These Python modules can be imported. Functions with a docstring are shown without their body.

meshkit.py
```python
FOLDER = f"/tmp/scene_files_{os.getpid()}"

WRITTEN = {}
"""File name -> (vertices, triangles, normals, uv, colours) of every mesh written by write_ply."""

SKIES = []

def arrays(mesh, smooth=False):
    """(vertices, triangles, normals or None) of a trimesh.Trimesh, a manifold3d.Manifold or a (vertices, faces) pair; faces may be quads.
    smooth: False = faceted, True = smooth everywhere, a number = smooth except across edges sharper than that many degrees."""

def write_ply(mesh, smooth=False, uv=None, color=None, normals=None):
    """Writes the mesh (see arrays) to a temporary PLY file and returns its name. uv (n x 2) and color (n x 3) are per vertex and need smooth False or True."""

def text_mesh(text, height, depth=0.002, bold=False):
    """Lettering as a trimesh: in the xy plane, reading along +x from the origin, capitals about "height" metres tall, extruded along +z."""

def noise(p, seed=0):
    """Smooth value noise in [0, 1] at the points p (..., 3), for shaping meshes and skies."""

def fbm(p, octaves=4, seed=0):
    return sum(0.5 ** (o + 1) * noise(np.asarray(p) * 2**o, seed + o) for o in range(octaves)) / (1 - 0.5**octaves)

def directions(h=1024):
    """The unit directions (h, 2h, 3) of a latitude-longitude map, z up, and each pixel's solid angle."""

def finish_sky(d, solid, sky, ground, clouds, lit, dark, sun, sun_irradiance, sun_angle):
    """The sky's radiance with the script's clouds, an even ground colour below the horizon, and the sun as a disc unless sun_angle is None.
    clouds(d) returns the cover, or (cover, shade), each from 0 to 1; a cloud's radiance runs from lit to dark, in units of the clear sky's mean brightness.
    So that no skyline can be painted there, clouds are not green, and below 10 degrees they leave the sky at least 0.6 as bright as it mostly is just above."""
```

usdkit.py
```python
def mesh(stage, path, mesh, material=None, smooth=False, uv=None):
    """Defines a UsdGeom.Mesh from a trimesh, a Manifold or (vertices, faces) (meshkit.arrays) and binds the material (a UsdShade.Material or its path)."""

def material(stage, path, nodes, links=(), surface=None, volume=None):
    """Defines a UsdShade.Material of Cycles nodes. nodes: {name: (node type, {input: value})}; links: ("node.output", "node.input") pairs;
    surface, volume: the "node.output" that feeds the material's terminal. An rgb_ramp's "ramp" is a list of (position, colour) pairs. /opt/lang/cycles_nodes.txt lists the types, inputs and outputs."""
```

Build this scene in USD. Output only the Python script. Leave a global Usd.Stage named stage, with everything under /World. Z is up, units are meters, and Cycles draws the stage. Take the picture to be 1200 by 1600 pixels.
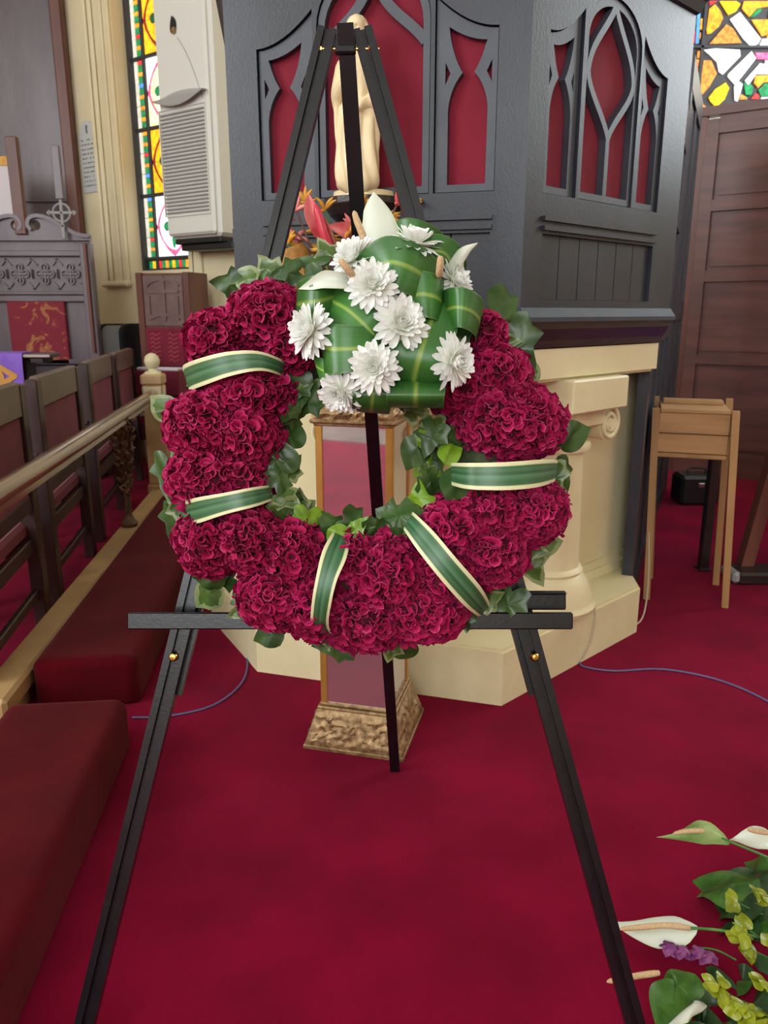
import math, random
import numpy as np, trimesh
import shapely
from shapely.geometry import Polygon, LineString, Point
from shapely import affinity
from pxr import Usd, UsdGeom, UsdLux, UsdShade, Gf, Sdf, Vt
import usdkit, meshkit

stage = Usd.Stage.CreateInMemory()
UsdGeom.SetStageUpAxis(stage, "Z")
stage.DefinePrim('/World', 'Xform')
stage.SetDefaultPrim(stage.GetPrimAtPath('/World'))
rnd = random.Random(7)
A = np.array
PI = math.pi

# ------------------------------------------------------------------ camera, light, exposure
EYE, FPX, PITCH = 1.25, 1200.0, math.radians(14.6)
CP, SP = math.cos(PITCH), math.sin(PITCH)
cam = UsdGeom.Camera.Define(stage, '/World/camera')
cam.CreateHorizontalApertureAttr(36.0)
cam.CreateFocalLengthAttr(36.0 * FPX / 1200.0)
cam.CreateExposureAttr(0.12)
cam.CreateFStopAttr(13.0)
cam.CreateFocusDistanceAttr(1.22)
cam.CreateClippingRangeAttr(Gf.Vec2f(0.05, 200))
cam.AddTranslateOp().Set(Gf.Vec3d(0, 0, EYE))
cam.AddRotateXOp().Set(90 - math.degrees(PITCH))

def rect_light(name, loc, w, h, rot, power, col=(1, 1, 1)):
    l = UsdLux.RectLight.Define(stage, '/World/' + name)
    l.CreateWidthAttr(w); l.CreateHeightAttr(h)
    l.CreateIntensityAttr(power); l.CreateColorAttr(Gf.Vec3f(*col))
    l.AddTranslateOp().Set(Gf.Vec3d(*loc)); l.AddRotateXYZOp().Set(Gf.Vec3f(*rot))
# daylight of unseen windows, given by area lights added before solid walls
rect_light('rear_window_light', (-2.0, -7.9, 3.9), 5.2, 3.6, (90, 0, 0), 7.2, (0.88, 0.95, 1.0))
rect_light('left_window_light', (-5.9, -1.4, 4.0), 3.6, 3.2, (90, 0, -90), 9.0, (0.88, 0.95, 1.0))
rect_light('right_window_light', (5.9, -3.4, 3.9), 3.0, 3.2, (90, 0, 90), 0.8, (0.95, 0.98, 1.0))
rect_light('right_chancel_light', (5.9, 5.6, 4.1), 3.2, 3.0, (90, 0, 90), 10.0, (0.84, 0.93, 1.0))

# ------------------------------------------------------------------ helpers
def lin(r, g, b):
    return tuple((x / 255 / 12.92) if x / 255 <= 0.04045 else ((x / 255 + 0.055) / 1.055) ** 2.4 for x in (r, g, b))

class Thing:
    def __init__(s, path, M): s.path, s.M, s.Mi = path, M, np.linalg.inv(M)

used = {}
def numbered(parent, name):
    k = (parent, name); n = used.get(k, 0); used[k] = n + 1
    return f'{parent}/{name}' + (f'_{n:03d}' if n else '')

def data(p, **kw):
    for k, v in kw.items():
        if v: p.SetCustomDataByKey(k, v)

def thing(name, label, cat, loc=(0, 0, 0), rotz=0.0, group=None, rotx=0.0):
    path = numbered('/World', name)
    x = UsdGeom.Xform.Define(stage, path)
    x.AddTranslateOp().Set(Gf.Vec3d(*[float(c) for c in loc]))
    M = np.eye(4); M[:3, 3] = loc
    if rotz:
        x.AddRotateZOp().Set(math.degrees(rotz)); M = M @ trimesh.transformations.rotation_matrix(rotz, [0, 0, 1])
    if rotx:
        x.AddRotateXOp().Set(math.degrees(rotx)); M = M @ trimesh.transformations.rotation_matrix(rotx, [1, 0, 0])
    data(x.GetPrim(), label=label, category=cat, group=group)
    return Thing(path, M)

def structure(name):
    path = numbered('/World', name)
    x = UsdGeom.Xform.Define(stage, path); data(x.GetPrim(), kind='structure')
    return Thing(path, np.eye(4))

def copy(src, loc, rotz, label, cat, group):
    base = src.path.split('/')[-1]
    base = base[:-4] if base[-4:-3] == '_' and base[-3:].isdigit() else base
    path = numbered('/World', base)
    x = UsdGeom.Xform.Define(stage, path)
    x.GetPrim().GetReferences().AddInternalReference(src.path)
    x.ClearXformOpOrder()
    x.AddTranslateOp(UsdGeom.XformOp.PrecisionDouble).Set(Gf.Vec3d(*[float(c) for c in loc]))
    x.AddRotateZOp().Set(math.degrees(rotz))
    x.GetPrim().SetInstanceable(True)
    data(x.GetPrim(), label=label, category=cat, group=group)

class Part:
    def __init__(s, path, M): s.path, s.M, s.Mi = path, M, np.linalg.inv(M)

def obj(name, mesh, mat, parent=None, smooth=False, prims=None, label=None, kind=None, cat=None, group=None, local=False):
    """One mesh. World coordinates are turned into the parent's own; local=True: they are the parent's own already."""
    base = parent.path if parent else '/World'
    path = numbered(base, name)
    if isinstance(mesh, list): mesh = cat_mesh(mesh)
    v, f, n = meshkit.arrays(mesh, smooth)
    if parent is not None and not local:
        Mi = parent.Mi
        v = v @ Mi[:3, :3].T + Mi[:3, 3]
        if n is not None: n = n @ Mi[:3, :3].T
    m = UsdGeom.Mesh.Define(stage, path)
    m.CreatePointsAttr(Vt.Vec3fArray.FromNumpy(np.ascontiguousarray(v, np.float32)))
    m.CreateFaceVertexCountsAttr(Vt.IntArray.FromNumpy(np.full(len(f), 3, np.int32)))
    m.CreateFaceVertexIndicesAttr(Vt.IntArray.FromNumpy(np.ascontiguousarray(f.astype(np.int32).ravel())))
    m.CreateSubdivisionSchemeAttr('none')
    if n is not None:
        m.CreateNormalsAttr(Vt.Vec3fArray.FromNumpy(np.ascontiguousarray(n, np.float32))); m.SetNormalsInterpolation('vertex')
    for k, a in (prims or {}).items():
        a = np.asarray(a, np.float32)
        UsdGeom.PrimvarsAPI(m).CreatePrimvar(k, Sdf.ValueTypeNames.FloatArray, 'vertex').Set(Vt.FloatArray.FromNumpy(np.ascontiguousarray(a)))
    UsdShade.MaterialBindingAPI.Apply(m.GetPrim()).Bind(mat)
    data(m.GetPrim(), label=label, kind=kind, category=cat, group=group)
    return Part(path, parent.M if parent else np.eye(4))

def cat_mesh(ms):
    vs, fs, n = [], [], 0
    for m in ms:
        v, f, _ = meshkit.arrays(m)
        vs.append(v); fs.append(f + n); n += len(v)
    return trimesh.Trimesh(np.vstack(vs), np.vstack(fs), process=False)

def hullmesh(pts):
    return trimesh.convex.convex_hull(A(pts))

def rbox(c, s, bev=0.004, rz=0.0, R=None):
    """A box of centre c and size s with chamfered edges."""
    hx, hy, hz = [k / 2 for k in s]; b = min(bev, hx * .9, hy * .9, hz * .9)
    pts = []
    for sx in (-1, 1):
        for sy in (-1, 1):
            for sz in (-1, 1):
                pts += [(sx * (hx - b), sy * (hy - b), sz * hz), (sx * (hx - b), sy * hy, sz * (hz - b)), (sx * hx, sy * (hy - b), sz * (hz - b))]
    P = A(pts)
    if rz: P = P @ A([[math.cos(rz), -math.sin(rz), 0], [math.sin(rz), math.cos(rz), 0], [0, 0, 1]]).T
    if R is not None: P = P @ A(R).T
    return hullmesh(P + A(c))

def prism(poly, h, o, x, y):
    """A flat outline (shapely or points) in the plane o + a x + b y, given thickness h along x cross y."""
    x, y, o = A(x, float), A(y, float), A(o, float)
    if not hasattr(poly, 'geom_type'): poly = Polygon(poly)
    poly = poly.buffer(0)
    out = []
    z = np.cross(x, y)
    for g in getattr(poly, 'geoms', [poly]):
        if g.is_empty or g.area < 1e-9: continue
        m = trimesh.creation.extrude_polygon(g, abs(h), engine='earcut')
        v = A(m.vertices)
        if h < 0: v[:, 2] += h
        out.append((o + v[:, :1] * x + v[:, 1:2] * y + v[:, 2:3] * z, A(m.faces)))
    return cat_mesh(out)

def frames(p, up=None):
    p = A(p, float); t = np.gradient(p, axis=0); t /= np.linalg.norm(t, axis=1, keepdims=True) + 1e-12
    a = A(up, float) if up is not None else (A([0, 0, 1.]) if abs(t[0, 2]) < .9 else A([1., 0, 0]))
    sides = []
    for k in range(len(p)):
        a = a - t[k] * np.dot(a, t[k]); a = a / (np.linalg.norm(a) + 1e-12); sides.append(a.copy())
    sides = A(sides)
    return p, t, sides, np.cross(t, sides)

def tube(pts, r, sides=8, caps=True):
    p, t, a, b = frames(pts)
    r = np.broadcast_to(np.asarray(r, float), (len(p),))
    ang = np.arange(sides) * 2 * PI / sides
    v = (p[:, None] + r[:, None, None] * (np.cos(ang)[None, :, None] * a[:, None] + np.sin(ang)[None, :, None] * b[:, None])).reshape(-1, 3)
    f = []
    for i in range(len(p) - 1):
        for j in range(sides):
            q = (i * sides + j, i * sides + (j + 1) % sides, (i + 1) * sides + (j + 1) % sides, (i + 1) * sides + j)
            f += [(q[0], q[1], q[2]), (q[0], q[2], q[3])]
    if caps:
        n = len(v); v = np.vstack([v, p[:1], p[-1:]])
        for j in range(sides):
            f += [(n, (j + 1) % sides, j), (n + 1, (len(p) - 1) * sides + j, (len(p) - 1) * sides + (j + 1) % sides)]
    return trimesh.Trimesh(v, A(f), process=False)

def bar(profile, p0, p1, side):
    """A closed outline (points a, b) swept from p0 to p1; a runs along side, b along side cross direction."""
    p0, p1 = A(p0, float), A(p1, float); d = (p1 - p0); L = np.linalg.norm(d); d /= L
    x = A(side, float); x = x - d * np.dot(x, d); x /= np.linalg.norm(x); y = np.cross(d, x)
    return prism(profile, L, p0, x, y)

def lathe(prof, c=(0, 0, 0), seg=32):
    prof = A(prof, float); ang = np.arange(seg) * 2 * PI / seg
    v = np.stack([prof[:, :1] * np.cos(ang), prof[:, :1] * np.sin(ang), np.repeat(prof[:, 1:], seg, 1)], -1).reshape(-1, 3) + A(c)
    f = []
    for i in range(len(prof) - 1):
        for j in range(seg):
            k = (j + 1) % seg
            f += [(i * seg + j, i * seg + k, (i + 1) * seg + k), (i * seg + j, (i + 1) * seg + k, (i + 1) * seg + j)]
    return trimesh.Trimesh(v, A(f), process=False)

def bez(ps, n=12):
    ps = A(ps, float); t = np.linspace(0, 1, n)[:, None]; k = len(ps) - 1
    return sum(math.comb(k, i) * t ** i * (1 - t) ** (k - i) * ps[i] for i in range(k + 1))

def spline(ps, n=24):
    """Catmull-Rom through the points."""
    ps = A(ps, float); P = np.vstack([2 * ps[:1] - ps[1:2], ps, 2 * ps[-1:] - ps[-2:-1]])
    out = []
    m = len(ps) - 1; u = np.linspace(0, m, n)
    for x in u:
        i = min(int(x), m - 1); t = x - i; a, b, c, d = P[i:i + 4]
        out.append(.5 * (2 * b + (c - a) * t + (2 * a - 5 * b + 4 * c - d) * t * t + (3 * b - a - 3 * c + d) * t ** 3))
    return A(out)

def sheet(grid, thick=0.0):
    """Rows x columns of points as a surface, given a back face thick behind it (closed at the edges)."""
    g = A(grid, float); r, c = g.shape[:2]
    v = g.reshape(-1, 3); f = []
    for i in range(r - 1):
        for j in range(c - 1):
            a = i * c + j; f += [(a, a + 1, a + c + 1), (a, a + c + 1, a + c)]
    f = A(f)
    if not thick: return trimesh.Trimesh(v, f, process=False)
    fn = np.cross(v[f[:, 1]] - v[f[:, 0]], v[f[:, 2]] - v[f[:, 0]]); n = np.zeros_like(v)
    for k in range(3): np.add.at(n, f[:, k], fn)
    n /= np.linalg.norm(n, axis=1, keepdims=True) + 1e-12
    N = r * c; v2 = np.vstack([v, v - n * thick]); F = [f, f[:, ::-1] + N]
    ring = [j for j in range(c)] + [i * c + c - 1 for i in range(1, r)] + [(r - 1) * c + j for j in range(c - 2, -1, -1)] + [i * c for i in range(r - 2, 0, -1)]
    e = []
    for k in range(len(ring)):
        a, b = ring[k], ring[(k + 1) % len(ring)]; e += [(b, a, a + N), (b, a + N, b + N)]
    return trimesh.Trimesh(v2, np.vstack(F + [A(e)]), process=False)

# ------------------------------------------------------------------ materials
LOOK = {}
def M(name, c1, c2=None, scale=6.0, rough=.5, bump=0.0, bscale=60.0, stretch=(1, 1, 1), detail=4.0, fac=(.35, .65), **pr):
    n = {'p': ('principled_bsdf', {'roughness': rough, **pr})}; L = []
    n['g'] = ('geometry', {})
    if c2 is not None:
        n['m'] = ('mapping', {'scale': stretch}); n['n'] = ('noise_texture', {'scale': scale, 'detail': detail})
        n['r'] = ('rgb_ramp', {'ramp': [(fac[0], c1), (fac[1], c2)]})
        L += [('g.position', 'm.vector'), ('m.vector', 'n.vector'), ('n.fac', 'r.fac'), ('r.color', 'p.base_color')]
    else:
        n['p'][1]['base_color'] = c1
    if bump:
        n['bn'] = ('noise_texture', {'scale': bscale, 'detail': 3.0}); n['b'] = ('bump', {'strength': bump, 'distance': .004})
        n['bm'] = ('mapping', {'scale': stretch})
        L += [('g.position', 'bm.vector'), ('bm.vector', 'bn.vector'), ('bn.fac', 'b.height'), ('b.normal', 'p.normal')]
    LOOK[name] = usdkit.material(stage, '/World/Looks/' + name, n, L, surface='p.BSDF')
    return LOOK[name]

m_carpet = M('red_carpet', lin(108, 1, 32), lin(132, 3, 43), scale=3.0, rough=1.0, bump=.5, bscale=900, sheen_weight=.08, sheen_roughness=.5, sheen_tint=(1, .35, .55), specular_ior_level=.05)
m_velvet = M('red_velvet', lin(70, 1, 12), lin(82, 3, 16), scale=5, rough=1.0, bump=.25, bscale=30, sheen_weight=.1, sheen_tint=(1, .4, .4), specular_ior_level=.1)
m_plaster = M('cream_plaster', lin(226, 212, 174), lin(237, 226, 192), scale=2.0, rough=.6, bump=.15, bscale=25)
m_stone = M('cream_painted_stone', lin(216, 204, 162), lin(229, 218, 178), scale=3.0, rough=.5, bump=.2, bscale=40)
m_grey = M('grey_painted_wood', lin(37, 41, 50), lin(48, 52, 62), scale=5, rough=.36, bump=.1, bscale=160, specular_ior_level=.45, stretch=(1, 1, .6))
m_greyrib = M('grey_tracery_paint', lin(56, 61, 71), lin(68, 74, 84), scale=6, rough=.45, bump=.1, bscale=160)
m_greymat = M('dull_grey_paint', lin(40, 43, 51), lin(52, 56, 65), scale=6, rough=.65)
m_cloth = M('maroon_cloth', lin(120, 20, 42), lin(130, 25, 48), scale=8, rough=.95, sheen_weight=.1)
m_darkbase = M('dark_brown_wood', lin(34, 27, 28), lin(48, 38, 38), scale=4, rough=.3, bump=.2, stretch=(1, 1, 6))
m_brown = M('red_brown_wood', lin(88, 48, 40), lin(114, 66, 54), scale=5, rough=.38, bump=.15, stretch=(1, 1, .2))
m_screen = M('panelling_wood', lin(84, 52, 50), lin(108, 68, 62), scale=3, rough=.38, bump=.1, stretch=(.6, .6, 5))
m_darkwood = M('old_dark_wood', lin(94, 83, 92), lin(116, 105, 113), scale=4, rough=.32, bump=.15, stretch=(1, 1, .25))
m_chairwood = M('chair_wood', lin(44, 24, 26), lin(60, 36, 36), scale=6, rough=.4)
m_chairrail = M('chair_top_rail_wood', lin(92, 76, 66), lin(108, 90, 78), scale=6, rough=.4)
m_chairred = M('chair_red_fabric', lin(108, 12, 42), lin(122, 18, 50), scale=9, rough=.9, sheen_weight=.15)
m_black = M('black_lacquered_wood', lin(11, 11, 15), lin(17, 17, 22), scale=20, rough=.3, bump=.05, bscale=200)
m_brass = M('brass', lin(200, 160, 84), rough=.25, metallic=1.0)
m_chrome = M('steel', lin(200, 200, 205), rough=.25, metallic=1.0)
m_silver = M('silver_paint', lin(176, 176, 178), rough=.3, metallic=.25)
m_gold = M('gold_leaf', lin(124, 98, 66), lin(172, 142, 102), scale=60, rough=.45, metallic=.55, bump=.3, bscale=200)
m_goldflat = M('gold_strip', lin(196, 148, 74), lin(208, 160, 88), scale=10, rough=.35, metallic=.6)
m_mirror = usdkit.material(stage, '/World/Looks/hazed_mirror_glass', {'a': ('glossy_bsdf', {'color': (.9, .9, .9), 'roughness': .03}), 'b': ('diffuse_bsdf', {'color': (.75, .62, .68)}), 'm': ('mix_closure', {'fac': .12})}, [('a.BSDF', 'm.closure1'), ('b.BSDF', 'm.closure2')], surface='m.closure')  # pale pink diffuse layer mixed in paints hazy glare over the mirror
m_white = M('white_plastic', lin(226, 226, 220), rough=.4)
m_whitedark = M('grey_plastic', lin(150, 150, 148), rough=.5)
m_blackp = M('black_plastic', lin(26, 26, 30), rough=.4)
m_rawwood = M('raw_pine', lin(148, 108, 64), lin(182, 140, 90), scale=7, rough=.6, bump=.2, stretch=(1, 1, .15))
m_rawplank = M('raw_plank', lin(142, 102, 62), lin(180, 138, 92), scale=9, rough=.65, bump=.2, stretch=(.15, .15, 1.6))
m_railwood = M('varnished_rail_wood', lin(112, 84, 62), lin(136, 104, 78), scale=5, rough=.2, coat_weight=1.0, coat_roughness=.12, stretch=(3, .3, 3))
m_ochre = M('ochre_painted_wood', lin(176, 142, 96), lin(196, 162, 114), scale=5, rough=.4)
m_statue = M('cream_painted_statue', lin(224, 204, 160), lin(236, 218, 176), scale=12, rough=.45, bump=.2, bscale=60)
m_cable = M('blue_grey_cable', lin(96, 92, 136), rough=.5)
m_cablew = M('pale_cable', lin(190, 176, 150), rough=.5)
m_purple = M('purple_cloth', lin(134, 96, 200), lin(146, 108, 212), scale=10, rough=.85)
m_fringe = M('white_fringe', lin(222, 216, 224), rough=.9)
m_lead = M('lead_came', lin(58, 58, 62), rough=.5)
m_plaque = M('pale_plaque', lin(206, 210, 210), rough=.35)
m_ink = M('grey_lettering', lin(96, 98, 104), rough=.6)
m_marble = M('grey_marble', lin(92, 86, 92), lin(120, 112, 118), scale=3, rough=.25)
m_ceiling = M('white_ceiling', lin(232, 230, 226), rough=.8)
# ------------------------------------------------------------------ the room
X3, Y3, Z3 = A([1., 0, 0]), A([0, 1., 0]), A([0, 0, 1.])
obj('floor', rbox((0, 0.1, -.1), (12, 16.4, .2), .001), m_carpet, kind='structure')
obj('ceiling', rbox((0, 0.1, 6.6), (12, 16.4, .2), .001), m_ceiling, kind='structure')
obj('wall_left', rbox((-6.1, 0.1, 3.25), (.2, 16.4, 6.5), .001), m_plaster, kind='structure')
obj('wall_right', rbox((6.1, 0.1, 3.25), (.2, 16.4, 6.5), .001), m_plaster, kind='structure')
obj('wall_rear', rbox((0, -8.2, 3.25), (12, .2, 6.5), .001), m_plaster, kind='structure')
obj('trim_1', rbox((0, -3.1, .005), (12, .85, .012), .002), m_marble, kind='structure')
obj('wall_front', rbox((-4.3, 7.36, 3.25), (3.4, .2, 6.5), .001), m_plaster, kind='structure')

WO = A([-2.63, 7.2, 0.]); WD = A([.82, -.57, 0.]); WD /= np.linalg.norm(WD); WN = A([WD[1], -WD[0], 0.])
def wpt(t, z, off=0.0): return WO + WD * t + Z3 * z + WN * off
def wprism(poly, h, off=0.0): return prism(poly, h, WO + WN * off, WD, Z3)      # thickness grows towards the room (WD x Z3 = WN)
wall = shapely.box(-.02, 0, 3.4, 6.5).difference(shapely.box(.57, 1.585, 1.33, 5.2))
obj('wall_chancel', wprism(wall, .3, -.3), m_plaster, kind='structure')
e1 = wpt(3.4, 0)
obj('wall_pier', hullmesh([(e1[0] + dx, y, z) for dx in (-.15, .15) for y in (e1[1] + .05, 8.2) for z in (0, 6.5)]), m_plaster, kind='structure')
wb = shapely.box(.2, 0, 6, 6.5).difference(shapely.box(2.7, 2.9, 3.92, 5.0))
obj('wall_back', prism(wb, -.25, A([0, 7.95, 0.]), X3, Z3), m_plaster, kind='structure')
# mouldings of the pilaster left of the window, its stone sill ends
pil = [rbox(wpt(.18, 3.9, .035), (.04, 1, 1), .01)]
def wbox(t0, t1, z0, z1, off, th, bev=.008):
    c = wpt((t0 + t1) / 2, (z0 + z1) / 2, off + th / 2)
    return rbox(c, (t1 - t0, th, z1 - z0), bev, rz=math.atan2(WD[1], WD[0]))
pil = [wbox(.24, .56, 1.5, 6.4, 0, .03), wbox(.27, .31, 1.5, 6.4, .03, .03, .014), wbox(.345, .385, 1.5, 6.4, .03, .035, .016), wbox(.43, .50, 1.5, 6.4, .03, .02, .01), wbox(.22, .58, 1.46, 1.51, 0, .07, .015)]
obj('trim_2', pil, m_plaster, kind='structure')
pil = [wbox(1.335, 1.47, 1.5, 6.4, 0, .03), wbox(1.35, 1.39, 1.5, 6.4, .03, .03, .014), wbox(1.33, 1.49, 1.46, 1.51, 0, .07, .015)]
obj('trim_3', pil, m_plaster, kind='structure')

# stained glass: panes stand proud of a leaded plate
def glass(name, c, s, c2=None, sc=30):
    n = {'g': ('geometry', {}), 'n': ('noise_texture', {'scale': sc, 'detail': 3.0}), 'r': ('rgb_ramp', {'ramp': [(.3, c2 or tuple(.72 * x for x in c)), (.62, c)]}),
         'p': ('principled_bsdf', {'roughness': .2, 'emission_strength': s})}
    LOOK['glass_' + name] = usdkit.material(stage, '/World/Looks/stained_glass_' + name, n, [('g.position', 'n.vector'), ('n.fac', 'r.fac'), ('r.color', 'p.emission_color'), ('r.color', 'p.base_color')], surface='p.BSDF')
glass('yellow', lin(250, 196, 40), 1.0, lin(226, 150, 30)); glass('orange', lin(250, 170, 50), .95, lin(214, 118, 44)); glass('amber', lin(222, 150, 72), .8, lin(176, 100, 50))
glass('red', lin(232, 62, 66), .8, lin(190, 50, 50)); glass('pink', lin(255, 70, 120), 1.0, lin(240, 120, 160)); glass('white', lin(250, 252, 250), 1.35, lin(235, 245, 245))
glass('green', lin(40, 150, 90), .7, lin(30, 110, 70)); glass('leaf', lin(36, 92, 60), .6); glass('blue', lin(90, 150, 235), 1.0); glass('maroon', lin(150, 44, 44), .6); glass('pale', lin(250, 236, 150), 1.0, lin(250, 250, 225)); glass('cream', lin(226, 222, 205), .8)

win = structure('window_1')
obj('frame', wprism(shapely.box(.55, 1.56, 1.35, 5.22).difference(shapely.box(.605, 1.605, 1.305, 5.18)), .05, -.17), m_lead, win)
obj('lead_plate', wprism(shapely.box(.58, 1.59, 1.32, 5.19), .012, -.18), m_lead, win)
BARS = [1.692, 2.197, 2.706, 3.233, 3.745, 4.26, 4.77]
for z in BARS: obj('bar', wbox(.6, 1.31, z - .013, z + .013, -.17, .03, .004), m_lead, win)
for t in (.735, 1.175): obj('bar', wbox(t - .014, t + .014, 1.6, 5.18, -.17, .026, .004), m_lead, win)
def pane(poly, c, host=win):
    poly = poly.buffer(-.0028)
    if poly.is_empty or poly.area < 2e-5: return
    for g in getattr(poly, 'geoms', [poly]):
        if g.area > 2e-5: obj('pane', wprism(g.simplify(.0012), .012, -.168), LOOK['glass_' + c], host)
def oval(cx, cz, a, b, pw=1.0, n=40):
    th = np.linspace(0, 2 * PI, n, endpoint=False)
    return Polygon([(cx + a * np.sign(math.cos(t)) * abs(math.cos(t)) ** pw, cz + b * np.sign(math.sin(t)) * abs(math.sin(t)) ** pw) for t in th]).buffer(0)
for k in range(5):
    z0, z1 = BARS[k] + .013, BARS[k + 1] - .013; cz, h = (z0 + z1) / 2, (z1 - z0) / 2
    cell = shapely.box(.755, z0, 1.155, z1); cx = .955
    vo, vi = oval(cx, cz, .198, h * .99, 1.45), oval(cx, cz, .165, h * .80, 1.2)
    light = k % 2 == 0
    ca, cr, ci, cl = (('white', 'pink', 'white', 'green') if k == 0 else ('pale', 'pink', 'pale', 'green')) if k in (0, 2) else ('yellow', 'maroon', 'yellow', 'leaf')
    cc = cell.difference(vo)
    for sx in (0, 1):
        for sz in (0, 1):
            q = cc.intersection(shapely.box(.755 + .2 * sx, z0 if sz == 0 else cz, .955 + .2 * sx, cz if sz == 0 else z1))
            pane(q, ca if sz == 0 or k != 2 else 'white')
    ring = vo.difference(vi)
    for sz in (0, 1):
        for sx in (0, 1): pane(ring.intersection(shapely.box(.7 if sx == 0 else cx, z0 if sz == 0 else cz, cx if sx == 0 else 1.2, cz if sz == 0 else z1)), cr if k != 3 else ('maroon' if sz else 'maroon'))
    leaves = [oval(cx + .078 * math.cos(a), cz + .115 * math.sin(a), .038 if abs(math.cos(a)) > .5 else .021, .062 if abs(math.sin(a)) > .5 else .034) for a in (0, PI / 2, PI, 1.5 * PI)]
    hub = oval(cx, cz, .03, .036)
    inner = vi
    for l in leaves + [hub]: inner = inner.difference(l.buffer(.003))
    for sx in (0, 1):
        for sz in (0, 1): pane(inner.intersection(shapely.box(.7 if sx == 0 else cx, z0 if sz == 0 else cz, cx if sx == 0 else 1.2, cz if sz == 0 else z1)), ci)
    for l in leaves: pane(l, cl)
    pane(hub, 'red')
    for side in (0, 1):
        f = (lambda t: t) if side == 0 else (lambda t: 1.91 - t)
        def bx(a, b, c, d): return shapely.box(min(f(a), f(b)), c, max(f(a), f(b)), d)
        n = 6; st = (z1 - z0) / n
        for j in range(n):
            zz = z0 + j * st
            pane(bx(.655, .714, zz, zz + st * .62), 'green'); pane(bx(.655, .714, zz + st * .62, zz + st), ('orange', 'red', 'blue')[(j + k) % 3] if j % 2 else 'orange')
        for j in range(3): pane(bx(.608, .646, z0 + j * (z1 - z0) / 3, z0 + (j + 1) * (z1 - z0) / 3), 'cream')
for j, t in enumerate(np.linspace(.62, 1.29, 9)[:-1]):
    pane(shapely.box(t, 1.61, t + .045, 1.675), 'green'); pane(shapely.box(t + .045, 1.61, t + .075, 1.675), ('yellow', 'red', 'orange')[j % 3])

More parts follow.
